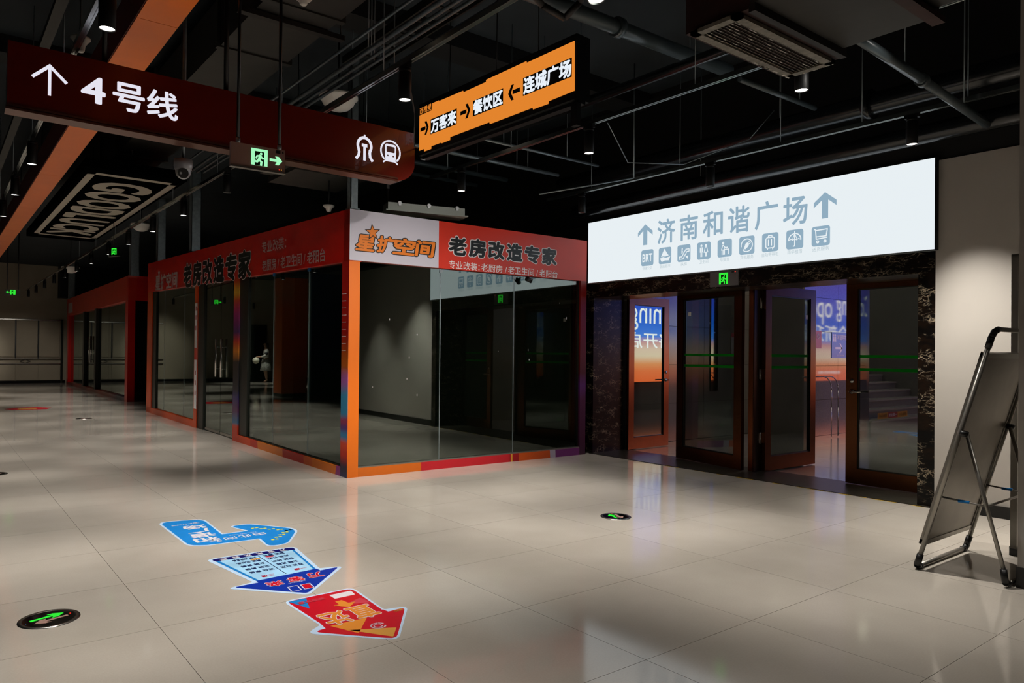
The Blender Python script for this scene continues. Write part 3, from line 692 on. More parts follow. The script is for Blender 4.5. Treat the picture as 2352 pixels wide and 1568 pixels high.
# left fascia print
def ktxt(q, st, bx, m, c, bold=0, grow=None): q.text(KL, st, (bx[0], bx[1], bx[2], bx[3]), m, c, bold, grow)
q = MB(); ktxt(q, '星扩空间', (-9.10, 2.275, -7.28, 2.565), M['inkgrey'], .002, .03); star(KL, -8.78, 2.585, .10, M['inkgrey'], .003, q); kpart('logo', q)
q = MB()
for i, ch in enumerate('老房改造专家'): a0 = -6.83+i*.628; ktxt(q, ch, (a0, 2.25, a0+.575, 2.65), M['inkwhite'], .002, .045, .022)
for i, ch in enumerate('老房改造专家'): a0 = -6.83+i*.628; ktxt(q, ch, (a0, 2.25, a0+.575, 2.65), M['ink'], .0035, .045)
kpart('title_lettering', q)
q = MB(); ktxt(q, '专业改装：', (-2.69, 2.545, -1.80, 2.70), M['inkgrey'], .002, .01); kpart('subtitle_lettering', q); q = MB(); ktxt(q, '老厨房 / 老卫生间 / 老阳台', (-2.67, 2.31, -.61, 2.46), M['inkgrey'], .002, .01); kpart('subtitle_lettering', q)
# pillars, posts, base strips
q = MB(); q.fbox(KR, 0, .125, 0, HF, -.165, 0, M['kiosk_orange']); kpart('corner_pillar', q)
q = MB(); q.fbox(KL, -.165, -.0, 0, HF-.01, 0, .0025, M['wrap_a']); kpart('pillar_wrap', q)
q = MB()
for k in range(9): q.fbox(KL, -.16, -.06+.0*k, 1.93-.075*k, 1.935-.075*k, .0025, .0035, M['inkwhite'])
kpart('pillar_lines', q)
q = MB(); q.fbox(KR, 3.325, 3.43, 0, HF, -.14, -.001, M['post_dark']); kpart('end_post', q)
q = MB(); q.fbox(KR, 3.31, 3.33, .1, HF, -.10, -.03, M['darksteel']); kpart('jamb', q)
q = MB(); q.fbox(KR, .125, 3.325, 0, .095, -.10, -.001, M['strip_b']); q.fbox(KR, .125, 3.325, .095, .105, -.10, -.004, M['alu']); kpart('base_strip', q)
q = MB(); q.fbox(KL, -3.66, -.165, 0, .095, -.10, -.001, M['strip_a']); q.fbox(KL, -3.66, -.165, .095, .105, -.10, -.02, M['darksteel']); kpart('base_strip', q)
q = MB(); q.fbox(KL, -9.85, -6.05, 0, .10, -.10, -.001, M['kiosk_orange2']); kpart('base_strip', q)
q = MB(); q.fbox(KL, -3.885, -3.655, 0, HF, -.14, -.001, M['wrap_b']); kpart('door_pillar', q)
q = MB(); q.fbox(KL, -6.05, -5.885, 0, HF, -.14, -.001, M['kiosk_orange2']); q.fbox(KL, -6.03, -5.885, .30, 1.98, -.01, .001, M['inkwhite'])
q.fbox(KL, -6.03, -5.885, 1.08, 1.27, .001, .002, M['red'])
for z in (1.55, 1.72, 1.86, .52, .68, .84): q.fbox(KL, -5.985, -5.93, z, z+.07, .001, .002, M['crimson'])
kpart('door_pillar', q)
q = MB(); q.fbox(KL, -9.85, -9.42, 0, HF, -.14, -.001, M['kiosk_orange2']); kpart('far_pillar', q)
q = MB(); q.fbox(KL, -9.42, -9.09, .1, HF, -.14, -.02, M['darksteel']); kpart('jamb', q)
q = MB(); q.fbox(KL, -3.655, -3.31, .0, HF, -.12, -.02, M['darksteel']); kpart('jamb', q)
q = MB(); q.fbox(KL, -5.885, -5.54, .0, HF, -.12, -.02, M['darksteel']); kpart('jamb', q)
# panes
def pane(fr, a0, a1, b0, b1, c=-.05, parent=kb, name='pane'):
    q = MB(); q.fbox(fr, a0+.003, a1-.003, b0, b1, c-.005, c+.005, M['glass']); return q.build(name, parent, kz if parent is kb else None)
for a0, a1 in ((.125, 1.165), (1.165, 2.24), (2.24, 3.325)): pane(KR, a0, a1, .10, HF+.01)
for a0, a1 in ((-3.31, -2.34), (-2.34, -1.175), (-1.175, -.16)): pane(KL, a0, a1, .10, HF)
for a0, a1 in ((-9.09, -8.45), (-8.45, -6.91), (-6.91, -6.05)): pane(KL, a0, a1, .10, HF)
for a in (1.165, 2.24): q = MB(); q.fbox(KR, a-.004, a+.004, .10, HF, -.056, -.044, M['galv']); kpart('joint_seal', q)
for a in (-2.34, -1.175, -8.45, -6.91): q = MB(); q.fbox(KL, a-.004, a+.004, .10, HF, -.056, -.044, M['galv']); kpart('joint_seal', q)
for a in (1.165, 2.24): q = MB(); q.fbox(KR, a-.02, a+.02, HF-.05, HF-.01, -.065, -.038, M['galv']); kpart('glass_clip', q)
for a in (-2.34, -1.175): q = MB(); q.fbox(KL, a-.03, a+.03, HF-.05, HF, -.065, -.038, M['stk_mid']); kpart('glass_clip', q)
FLECKS = [(0.506, 1.67), (0.855, 1.513), (0.757, 1.255), (0.732, 1.019), (0.863, 0.833), (2.001, 1.339), (2.472, 1.354), (2.989, 1.976), (3.113, 1.773), (2.488, 1.235), (2.469, 1.603), (0.852, 1.775), (0.309, 0.94)]
q = MB(); random.seed(11)
for a, b in FLECKS: q.fbox(KR, a, a+random.uniform(.003, .006), b, b+random.uniform(.006, .03), -.0445, -.0435, M['inkwhite'])
q.build('paint_flecks', kb)['kind'] = 'stuff'
# double glass door with pull bars
for a0, a1, hb in ((-5.54, -4.655, -4.78), (-4.645, -3.89, -4.50)):
    q = MB(); q.fbox(KL, a0+.004, a1-.004, .012, HF, -.055, -.045, M['glass']); d = q.build('door_leaf', kb, kz)
    for c in (-.005, -.10):
        q = MB()
        aa = hb
        q.tube(KL.p(aa, .86, c), KL.p(aa, 1.42, c), .016, M['steel'], 10)
        for z in (.98, 1.30): q.tube(KL.p(aa, z, -.05), KL.p(aa, z, c), .009, M['steel'], 8)
        h = q.build('pull_bar', kb, kz); h.parent = d
    q = MB(); q.fbox(KL, a0+.01, a1-.01, .012, .05, -.06, -.04, M['steel']); h = q.build('floor_patch', kb, kz); h.parent = d
# dark interior
q = MB(); q.fbox(KL, -9.84, -.15, 0, HT-.03, -3.30, -3.28, M['innerwall']); kpart('interior_wall', q); q = MB(); q.fbox(KR, .15, 3.26, 0, HT-.03, -9.83, -9.80, M['innerwall']); kpart('interior_wall', q)
cm = thing('security_camera', 'small black security camera on the bottom edge of the booth fascia', 'camera', KR.p(2.385, 2.19, .02))
q = MB(); q.tube(KR.p(2.385, 2.275, .012), KR.p(2.385, 2.235, .03), .012, M['black'], 10); q.build('bracket', cm)
q = MB(); q.tube(KR.p(2.35, 2.25, .045), KR.p(2.42, 2.215, .08), .030, M['black'], 14); q.build('body', cm)

# second booth farther along the corridor
K2 = Vector((3.985, 20.03, 0))
k2 = thing('glass_booth', 'plain red fascia glass booth farther down the corridor behind the first booth', 'booth', K2)
A = Fr(K2, (-.012, -1, 0), Z3); Bf = Fr(K2, (1, 0, 0), Z3)
def p2(name, *bx):
    q = MB()
    for fr_, a0, a1, b0, b1, c0, c1, m in bx: q.fbox(fr_, a0, a1, b0, b1, c0, c1, m)
    return q.build(name, k2)
p2('fascia', (A, -11.3, 0, 2.58, 3.20, -.2, 0, M['red'])); p2('fascia', (Bf, 0, 3.0, 2.58, 3.20, -.2, 0, M['reddeep']))
p2('corner_pillar', (Bf, 0, .17, 0, 2.58, -.3, 0, M['reddeep'])); p2('base_strip', (A, -11.3, -.3, 0, .1, -.2, -.001, M['farstrip']))
p2('far_pillar', (A, -11.3, -10.9, 0, 2.58, -.2, -.001, M['reddeep']))
p2('white_print', (A, -10.95, -9.9, 2.66, 3.02, 0, .003, M['inkgrey']))
for a0, a1 in ((-10.9, -9.0), (-9.0, -7.6), (-5.05, -3.2), (-3.2, -.3)): p2('pane', (A, a0+.003, a1-.003, .1, 2.58, -.105, -.095, M['glass']))
for a0 in (-7.55, -5.2): p2('jamb', (A, a0, a0+.28, 0, 2.58, -.14, -.02, M['darksteel']))
p2('door_leaf', (A, -7.27, -6.25, .01, 2.58, -.105, -.095, M['glass'])); p2('door_leaf', (A, -6.24, -5.2, .01, 2.58, -.105, -.095, M['glass']))
for a in (-6.5, -6.1):
    q = MB(); q.tube(A.p(a, .9, -.05), A.p(a, 1.75, -.05), .02, M['steel'], 8)
    for z in (1.0, 1.65): q.tube(A.p(a, z, -.1), A.p(a, z, -.05), .01, M['steel'], 6)
    q.build('pull_bar', k2)
p2('interior_wall', (A, -11.2, -.2, 0, 3.02, -2.9, -2.88, M['darkwall'])); p2('interior_wall', (Bf, .2, 2.9, 0, 3.02, -.9, -.88, M['black']))

# galvanised posts rising from the booth roofs to the ceiling
def post(x, y, z0, label, wd=.085):
    o = thing('steel_post', label, 'post', (x, y, z0)); q = MB(); z1 = 4.55; h = wd/2; t = .008
    q.box(x-h, x+h, y-h, y-h+t, z0, z1, M['galv']); q.box(x-h, x-h+t, y-h, y+h, z0, z1, M['galv']); q.box(x+h-t, x+h, y-h, y+h, z0, z1, M['galv']); q.box(x-h, x-h*.4, y+h-t, y+h, z0, z1, M['galv']); q.box(x+h*.4, x+h, y+h-t, y+h, z0, z1, M['galv']); q.build('channel', o)
    q = MB(); q.box(x-h*1.3, x+h*1.3, y-h*1.3, y+h*1.3, z0, z0+.01, M['galv']); q.build('foot_plate', o)
post(3.585, 7.02, 2.84, 'galvanised channel post rising from the near corner of the red and white booth', .09)
post(3.80, 13.6, 3.10, 'galvanised post rising from the middle of the booth roof', .16)
post(3.92, 16.55, 3.19, 'galvanised post at the far end of the first booth roof', .16)
post(4.15, 20.2, 3.2, 'galvanised post at the near corner of the plain red booth', .2)
post(4.2, 30.9, 3.2, 'galvanised post at the far end of the plain red booth', .2)

# ------------------------------------------------------------------ hanging signs
ms = thing('station_sign', 'long brown red hanging sign with white up arrow, line number and train symbols', 'sign', (1.87, 5.44, 2.86))
fr = Fr((.37, 5.473, 2.863), (3.005, -.063, -.053), Z3); L = 2.989
outl = [(0, 0)]+[(L-.20+.20*math.sin(math.radians(t)), -.02+.17-.17*math.cos(math.radians(t))) for t in range(0, 91, 10)]+[(L, .422), (0, .412)]
outl[0] = (0, -.02)
q = MB(); q.prism(fr, outl, -.13, 0, M['metro'], M['metroedge']); q.build('face_panel', ms)
q = MB(); q.fbox(fr, -.008, L-.17, -.028, -.014, -.13, .014, M['metroedge']); q.fbox(fr, -.004, L-.17, -.006, .008, 0, .010, M['metroedge']); q.build('bottom_trim', ms)
W = M['metrowhite']
q = MB(); q.stroke(fr, [(.231, .115), (.231, .29)], .018, W, .002); q.stroke(fr, [(.138, .215), (.231, .303), (.324, .215)], .020, W, .002); q.flat(fr, [(.2215, .30), (.2405, .30), (.231, .318)], W, .002); q.build('arrow', ms)
for ch, bx in (('4', (.411, .118, .559, .298)), ('号', (.602, .108, .805, .302)), ('线', (.818, .108, 1.026, .305))): q = MB(); q.text(fr, ch, bx, W, .002, .022); q.build('character', ms)
# left symbol: spring shaped like a horseshoe with flared feet and a stem with a bulb
q = MB(); ca, cb = 2.503, .222
arc = [(ca+.062*math.cos(math.radians(t)), cb+.066*math.sin(math.radians(t))) for t in range(-35, 216, 12)]
P = [(2.576, .108), (2.556, .135), (2.552, .165)]+arc+[(2.454, .165), (2.450, .135), (2.430, .108)]
q.stroke(fr, P, .024, W, .002); q.flat(fr, [(2.493, .28), (2.513, .28), (2.510, .315), (2.496, .315)], W, .002)
q.stroke(fr, [(2.503, .105), (2.503, .215)], .022, W, .0025); q.stroke(fr, [(2.485, .225), (2.521, .225)], .026, W, .0025); q.build('symbol', ms)
# right symbol: train front in an open ring
q = MB(); ca, cb = 2.749, .218
q.arc(fr, ca, cb, .092, -48, 228, .015, W, .002, 26)
q.flat(fr, rrect(ca-.052, .142, ca+.052, .282, .018), W, .002); q.flat(fr, rrect(ca-.040, .212, ca+.040, .262, .008), M['metro'], .003)
for s in (-1, 1):
    q.disc(fr, ca+s*.026, .182, .0075, M['metro'], .003, 10); q.stroke(fr, [(ca+s*.040, .142), (ca+s*.068, .122)], .014, W, .002)
q.flat(fr, [(ca-.045, .145), (ca+.045, .145), (ca+.052, .132), (ca-.052, .132)], W, .002); q.build('symbol', ms)
for a in (.56, 1.38):
    q = MB(); q.tube(fr.p(a, .40, -.065), (fr.p(a, .40, -.065).x, fr.p(a, .40, -.065).y, 4.55), .018, M['black'], 10); q.build('hanger_rod', ms)

hx = thing('exit_sign', 'hanging pinkish exit sign with green figure and right arrow before the brown sign', 'exit sign', (1.66, 4.56, 2.485))
fr = Fr((1.49, 4.566, 2.484), (1, -.02, 0), Z3)
q = MB(); q.fbox(fr, 0, .347, 0, .147, -.022, 0, M['exitplate']); q.build('plate', hx)
q = MB(); q.fbox(fr, -.006, .351, -.008, .002, -.03, .008, M['alu']); q.fbox(fr, -.004, 0, 0, .147, -.026, .004, M['exitplate']); q.build('edge_strip', hx)
q = MB(); runner(q, fr, .123, .022, .230, .128, M['greenpale'], M['greenpale'], .002); q.build('pictogram', hx)
q = MB(); q.flat(fr, [(.244, .063), (.290, .063), (.280, .043), (.303, .043), (.328, .072), (.303, .098), (.280, .098), (.290, .081), (.244, .081)], M['greenpale'], .002); q.build('arrow', hx)
q = MB(); q.flat(fr, [(.285, .119), (.315, .119), (.315, .139), (.285, .139)], M['black'], .002); q.disc(fr, .331, .129, .006, M['black'], .002, 10); q.disc(fr, .308, .016, .0025, M['led_red'], .002, 8); q.disc(fr, .322, .016, .0025, M['led_amber'], .002, 8); q.build('indicator', hx)
for a in (.044, .312):
    q = MB(); p = fr.p(a, .147, -.011); q.tube(p, (p.x, p.y, 4.55), .0105, M['darkpipe'], 10); q.tube(p, p+Vector((0, 0, .03)), .014, M['galv'], 10); q.build('hanger_rod', hx)

os_ = thing('direction_lightbox', 'hanging black framed orange lightbox with white lettering and black arrows', 'lightbox', (3.6, 4.58, 3.08))
fr = Fr((3.466, 5.514, 3.086), (.124, -1.87, .033), Z3)
q = MB(); q.fbox(fr, -.006, 1.862, -.006, .452, -.145, -.003, M['blackmetal']); q.fbox(fr, -.006, 1.862, -.03, -.006, -.10, -.04, M['blackmetal'])
q.build('housing', os_)
oo = [(.004, .038), (.078, .038), (.079, .015), (.180, .015), (.182, .038), (.322, .038), (.328, .030), (.444, .032), (.446, .056), (.948, .056), (.952, .040), (1.432, .042), (1.437, .028), (1.592, .028), (1.596, .046), (1.846, .052), (1.842, .404), (1.364, .399), (1.361, .412), (.903, .407), (.901, .390), (.620, .388), (.612, .402), (.287, .405), (.284, .412), (.193, .412), (.190, .352), (.004, .352)]
q = MB(); q.prism(fr, oo, -.003, 0, M['oface']); q.build('face_panel', os_)
for st, a0, a1, b0, b1 in (('万客来', .172, .535, .143, .275), ('餐饮区', .743, 1.108, .152, .280), ('连城广场', 1.329, 1.821, .157, .293)):
    q = MB(); q.flat(fr, [(a0, b0), (a1, b0), (a1, b1), (a0, b1)], M['oink'], .001); q.text(fr, st, (a0+.004, b0+.004, a1-.004, b1-.002), M['owhite'], .002, .04); q.build('lettering', os_)
q = MB(); q.flat(fr, [(.006, .354), (.186, .354), (.186, .420), (.006, .420)], M['oink'], .0005); q.text(fr, '西橙里', (.010, .358, .182, .416), M['oface'], .0015, .008); q.build('corner_lettering', os_)
for a0, a1, flip in ((.022, .145, 1), (.584, .712, 1), (1.296, 1.166, -1)):
    q = MB(); b = .218; wd = abs(a1-a0); s = 1 if a1 > a0 else -1
    q.flat(fr, [(a0, b-.016), (a0+s*wd*.62, b-.016), (a0+s*wd*.62, b+.016), (a0, b+.016)][::s], M['oink'], .0015)
    q.flat(fr, [(a0+s*wd*.5, b+.060), (a0+s*wd*.74, b+.060), (a1, b), (a0+s*wd*.74, b-.060), (a0+s*wd*.5, b-.060), (a0+s*wd*.76, b)][::-s], M['oink'], .0015); q.build('arrow', os_)
q = MB(); q.box(3.60, 3.64, 3.66, 3.72, 2.93, 3.09, M['blackmetal']); q.build('bracket', os_)
for a in (.35, .95, 1.42):
    q = MB(); p = fr.p(a, .45, -.07); q.tube(p, (p.x, p.y, 4.55), .005, M['black'], 6); q.build('hanger_rod', os_)
for a in (-.002,): q = MB(); p = fr.p(a, .0, -.02); q.tube(p+Vector((0, 0, -.03)), p+Vector((.05, .0, -.03)), .006, M['silver'], 6); q.build('cable_clip', os_)

ws = thing('exit_sign', 'small glowing green exit sign with left arrow hanging before the far wall', 'exit sign', (1.52, 20, 2.55))
fr = Fr((1.365, 20.0, 2.555), (1, 0, 0), Z3); q = MB(); q.fbox(fr, 0, .30, 0, .145, -.02, 0, M['exitgrey']); q.build('plate', ws)
q = MB(); runner(q, fr, .105, .02, .205, .13, M['green'], M['green']); q.build('pictogram', ws)
q = MB(); q.flat(fr, [(.015, .075), (.05, .045), (.05, .065), (.095, .065), (.095, .085), (.05, .085), (.05, .105)], M['green'], .003); q.build('arrow', ws)
for a in (.04, .26): q = MB(); p = fr.p(a, .145, -.01); q.tube(p, (p.x, p.y, 4.55), .011, M['black'], 8); q.build('hanger_rod', ws)
cs = thing('exit_sign', 'small green exit sign hanging side-on above the corridor near the booth', 'exit sign', (2.48, 13.76, 2.93))
fr = Fr((2.44, 13.86, 2.93), (.55, -1, 0), Z3); q = MB(); q.fbox(fr, 0, .25, 0, .145, -.02, 0, M['black']); q.build('plate', cs); q = MB(); runner(q, fr, .07, .02, .19, .13, M['green'], M['green']); q.build('pictogram', cs)
q = MB(); q.fbox(fr, 0, .25, -.012, 0, -.025, .01, M['alu']); q.build('edge_strip', cs)
q = MB(); p = fr.p(.1, .145, -.01); q.tube(p, (p.x, p.y, 4.55), .006, M['black'], 6); q.build('hanger_rod', cs)

# ------------------------------------------------------------------ track rails and spotlights
TZ = 3.30
def track(x, y0, y1, label, hang):
    o = thing('track_rail', label, 'rail', (x, (y0+y1)/2, TZ)); q = MB()
    q.box(x-.018, x+.018, y0, y1, TZ, TZ+.032, M['rail']); q.box(x-.018, x-.007, y0, y1, TZ-.004, TZ, M['rail']); q.box(x+.007, x+.018, y0, y1, TZ-.004, TZ, M['rail']); q.build('channel', o)
    for y in hang: q = MB(); q.tube((x, y, TZ+.03), (x, y, 4.55), .004, M['galv'], 6); q.build('hanger_rod', o)
    return o
track(2.585, -2, 29, 'long black and grey lighting track above the booth side of the corridor', [1.2, 3.05, 4.6, 6.5, 8.4, 10.3, 12.2, 14.1, 16, 18])
track(4.52, -2, 6.93, 'lighting track running to the ceiling grille, right of the orange lightbox', [2.3, 3.35, 4.55, 5.5, 6.6])
track(6.36, -2, 6.98, 'lighting track hanging parallel to the white lightbox', [2.2, 3.0, 3.75, 4.9, 6.2])
track(.745, -2, 29, 'lighting track on the far left of the corridor ceiling', [2, 4, 6, 8, 10, 12])

def spot_proto():
    r = thing('spotlight', 'x', 'spotlight', (0, 0, 0))
    q = MB(); q.box(-.018, .018, -.055, .055, -.032, -.001, M['blackmetal']); q.tube((0, 0, -.03), (0, 0, -.055), .040, M['blackmetal'], 20); q.build('adapter', r)
    q = MB(); q.lathe((0, 0, -.055), (0, 0, -1), [(0, 0), (.041, 0), (.044, .004), (.044, .19), (.041, .192), (.039, .188), (.034, .15)], M['blackmetal'], 24); q.build('body', r)
    q = MB(); q.lathe((0, 0, -.243), (0, 0, 1), [(.0425, .001), (.040, .000), (.037, .003)], M['lampin'], 24); q.build('reflector', r)
    q = MB(); q.lathe((0, 0, -.2405), (0, 0, 1), [(.037, 0), (.001, .004)], M['lampglow'], 20); q.build('lens', r)
    return r
def spot_tilt(o, ax, az):
    pass
PR = spot_proto(); first = True
ld = bpy.data.lights.new('spot_beam', 'SPOT'); ld.energy = SPOT_W; ld.spot_size = math.radians(66); ld.spot_blend = 0.85; ld.shadow_soft_size = .03; ld.color = (1.0, .95, .88)
ldn = ld.copy(); ldn.spot_size = math.radians(52); ldn.energy = SPOT_W
lda = ld.copy(); lda.spot_size = math.radians(40); lda.energy = SPOT_W
LENS_OFF = mat('unlit_lens', '#3a3a3a', .2)
def spot(x, y, label, on=True, aim=None, power=1.0, group=None, narrow=False):
    global first
    if first: o = PR; o.location = (x, y, TZ); first = False
    else: o = dup(PR, (x, y, TZ))
    tag(o, label, 'spotlight', group or 'black spotlights on the ceiling tracks')
    if not on:
        for c in o.children:
            if c.name.startswith('lens'):
                c.data = c.data.copy(); c.data.materials.clear(); c.data.materials.append(LENS_OFF)
        return o
    l = {True: ldn, False: ld, 'aim': lda}[narrow]
    if power != 1.0: l = l.copy(); l.energy = SPOT_W*power
    lo = bpy.data.objects.new('bulb', l); COL.objects.link(lo); lo.parent = o; lo.location = (0, 0, -.25)
    d = Vector(aim)-Vector((x, y, TZ-.25)) if aim else Vector((0, 0, -1))
    lo.rotation_euler = d.to_track_quat('-Z', 'Y').to_euler()
    return o
# rail beside the booth
spot(2.585, .6, 'black spotlight on the booth side rail, overhead out of frame near the camera', power=.25)
spot(2.585, 2.5, 'black spotlight on the booth side rail, nearest over the red floor sticker', power=2.4, aim=(4.1, 6.9, 1.45), narrow='aim')
spot(2.585, 4.30, 'black cylinder spotlight between the brown red sign and the orange lightbox')
spot(2.585, 6.3, 'black spotlight hidden above the right half of the brown red sign', power=.8)
ys = [8.05, 9.77, 11.4, 13.05, 14.7, 16.5, 18.3, 20.1, 22.0, 24.0, 26.1, 28.3]
for k, y in enumerate(ys):
    spot(2.585, y, ('unlit black spotlight under the hanging exit sign with right arrow' if k == 0 else 'small black spotlight on the booth side rail, %s beyond the dome camera' % ORD[k-1]), on=(k != 0), power=(.3 if y > 25 else .8), aim=(2.585, y+3.2, .8) if y > 25 else None, narrow=y < 25)
# rail toward the grille
spot(4.52, .65, 'black spotlight on the middle rail overhead out of frame near the camera', power=2.0, aim=(4.7, 6.9, 1.75), narrow='aim')
spot(4.52, 2.52, 'black spotlight hanging just behind the dusty ceiling grille corner')
spot(4.52, 4.44, 'black cylinder spotlight below the right end of the orange lightbox')
spot(4.52, 6.33, 'black cylinder spotlight left of it at the end of the middle rail above the booth')
# rail before the white lightbox
spot(6.36, .7, 'black spotlight on the lightbox rail above the sign stand', power=.8)
spot(6.36, 2.60, 'large black spotlight over the right end of the white lightbox', power=1.35, aim=(6.85, 2.05, 0))
spot(6.36, 4.52, 'unlit black spotlight before the middle of the white lightbox', on=False)
spot(6.36, 6.36, 'unlit black spotlight before the left end of the white lightbox', on=False)
# left rail
yl = [.6, 2.5, 4.36, 6.2, 8.0, 9.72, 11.4, 13.1, 15.0, 17.0, 21, 25, 29]
nm = ['overhead out of frame near the camera', 'nearest on the left rail, out of the top edge', 'largest one at the top left above the arrow', 'hidden behind the up arrow of the brown red sign', 'first below the brown red sign left of the orange beam', 'second below the brown red sign left of the orange beam', 'third below the brown red sign at the left image edge', 'fourth at the far left', 'fifth at the far left', 'sixth at the far left', 'outside the frame beside the orange column', 'outside the frame past the orange column', 'outside the frame at the far wall']
for y, n_ in zip(yl, nm): spot(.745, y, 'black left rail spotlight, '+n_, power=.8 if y > 7 else (.35 if y < 3 else .9), narrow=y > 7, aim=(.745, 32.6, 1.2) if y == 29 else None)
for x, y in ((-2.5, 29.7), (-.6, 27), (-3.4, 26.2)): spot(x, y, 'added unseen black spotlight far left of the frame, at %s' % ('the dark doorway' if y > 28 else 'the far wall' if x > -1 else 'the navy hoarding'), power=1.0)  # unseen spotlights added off the rails to light the person and far end

# ------------------------------------------------------------------ things under the ceiling
ob = thing('ceiling_beam', 'bright orange boxed beam with dark red side running along the corridor ceiling', 'beam', (1.235, 12, 3.6))
y = -3.0; k = 0
while y < 30: q = MB(); q.box(1.105, 1.372, y+.002, y+2.796, 3.6, 3.612, M['orangebeam']); q.build('bottom_panel', ob); y += 2.8
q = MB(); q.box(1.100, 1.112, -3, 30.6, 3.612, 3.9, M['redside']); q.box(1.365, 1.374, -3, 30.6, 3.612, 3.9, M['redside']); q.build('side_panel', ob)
for y in (-1, 1.5, 4, 6.5, 9, 12, 15, 18): q = MB(); q.tube((1.235, y, 3.61), (1.235, y, 4.55), .006, M['darkpipe'], 6); q.build('hanger_rod', ob)
gb = thing('ceiling_beam', 'thin grey ceiling strip left of the orange beam', 'beam', (.72, 6, 3.72))
q = MB(); q.box(.66, .73, -3, 30, 3.70, 3.75, M['duct']); q.build('strip', gb)
for y in (0, 3, 6, 9): q = MB(); q.tube((.695, y, 3.74), (.695, y, 4.55), .005, M['darkpipe'], 6); q.build('hanger_rod', gb)

cb = thing('ceiling_banner', 'black ceiling panel with large grey white capital letters in a frame', 'banner', (2.05, 13.1, 3.5))
q = MB(); q.box(1.46, 2.62, 9.75, 16.5, 3.5, 3.62, M['banner']); q.build('board', cb)
fr = Fr((1.53, 10.0, 3.5), (0, 1, 0), (1, 0, 0))
q = MB()
for a0, a1, b0, b1 in ((0, 6.05, 0, .085), (0, 6.05, .965, 1.05), (0, .12, 0, 1.05), (5.93, 6.05, 0, 1.05)): q.flat(fr, [(a0, b0), (a1, b0), (a1, b1), (a0, b1)], M['bannerwhite'], .001)
q.build('frame_print', cb)
q = MB()
x = .42
for ch, wd in zip('GOODLUCK', (.66, .66, .66, .62, .5, .62, .64, .68)): q.text(fr, ch, (x, .17, x+wd, .90), M['bannerwhite'], .0015, .04); x += wd+.035
q.build('lettering', cb)
for y in (10.2, 13, 16): q = MB(); q.tube((2.05, y, 3.6), (2.05, y, 4.55), .008, M['darkpipe'], 6); q.build('hanger_rod', cb)

du = thing('air_duct', 'wide grey wrapped rectangular air duct above the brown red sign', 'duct', (2.22, 6, 3.9))
y = -2.2
while y < 11:
    q = MB(); q.box(1.93, 2.52, y, y+1.02, 3.9+.012*math.sin(y*3), 4.33, M['duct']); q.build('duct_section', du)
    q = MB(); q.box(1.90, 2.56, y+1.0, y+1.06, 3.885, 4.36, M['ductband'] if int(y*2) % 2 else M['duct']); q.build('flange', du); y += 1.06
q = MB(); q.box(1.80, 2.66, 5.38, 5.44, 3.85, 3.89, M['ductband']); q.build('trapeze_bar', du)
for x in (1.82, 2.64): q = MB(); q.tube((x, 5.41, 3.86), (x, 5.41, 4.55), .006, M['darkpipe'], 6); q.build('hanger_rod', du)

u2 = thing('air_handler', 'dark grey fan coil box with louvred side behind the brown red sign', 'air conditioner', (3.4, 7.35, 3.2))
q = MB(); q.box(2.98, 3.80, 7.12, 7.88, 3.2, 3.56, M['duct']); q.box(2.84, 2.98, 7.1, 7.75, 3.25, 3.5, M['duct']); q.build('housing', u2)
for k in range(20): q = MB(); q.box(3.0+.04*k, 3.015+.04*k, 7.108, 7.12, 3.26, 3.52, M['darksteel']); q.build('louvre_blade', u2)
for x, y in ((3.02, 7.16), (3.78, 7.16), (3.02, 7.7), (3.78, 7.7)): q = MB(); q.tube((x, y, 3.55), (x, y, 4.55), .005, M['darkpipe'], 6); q.build('hanger_rod', u2)

ac = thing('air_conditioner', 'ceiling air unit with rust red plenum and dusty peeling supply grille', 'air conditioner', (3.65, 1.9, 3.0))
q = MB(); q.box(3.18, 4.12, 2.04, 2.42, 3.02, 3.55, M['rust']); q.build('plenum', ac)
q = MB(); q.box(3.16, 4.02, 1.52, 2.03, 3.03, 3.42, M['duct']); q.box(3.20, 3.95, .2, 1.52, 3.05, 3.5, M['duct']); q.build('housing', ac)
q = MB(); q.box(3.14, 4.04, 1.50, 1.56, 3.0, 3.03, M['rust']); q.box(3.16, 4.06, 2.0, 2.035, 2.99, 3.03, M['ductband']); q.build('flange', ac)
gx0, gx1, gy0, gy1 = 3.16, 4.11, 2.09, 2.375
q = MB(); q.box(gx0, gx1, gy0, gy0+.045, 2.995, 3.015, M['grille']); q.box(gx0, gx1, gy1-.045, gy1, 2.995, 3.015, M['grille']); q.box(gx0, gx0+.045, gy0, gy1, 2.995, 3.015, M['grille']); q.box(gx1-.045, gx1, gy0, gy1, 2.995, 3.015, M['grille']); q.build('grille_frame', ac)
for k in range(9): q = MB(); yy = gy0+.054+.0215*k; q.box8([(gx0+.045, yy, 3.0), (gx1-.045, yy, 3.0), (gx1-.045, yy+.003, 3.0), (gx0+.045, yy+.003, 3.0), (gx0+.045, yy+.010, 3.014), (gx1-.045, yy+.010, 3.014), (gx1-.045, yy+.013, 3.014), (gx0+.045, yy+.013, 3.014)], M['grille']); q.build('slat', ac)
random.seed(5); q = MB()
for k in range(46):
    xx = gx0+.06+random.random()**1.7*.8; yy = gy0+.055+.0215*random.randint(0, 8); l = random.uniform(.006, .04); q.box(xx, min(gx1-.05, xx+l), yy-.001, yy+.004, 2.998, 3.0, M['plasticwhite'])
for k in range(22):
    xx = random.uniform(gx0+.5, gx1-.02); q.box(xx, min(gx1, xx+random.uniform(.005, .03)), gy1-random.uniform(.004, .016), gy1, 2.9935, 2.995, M['plasticwhite'])
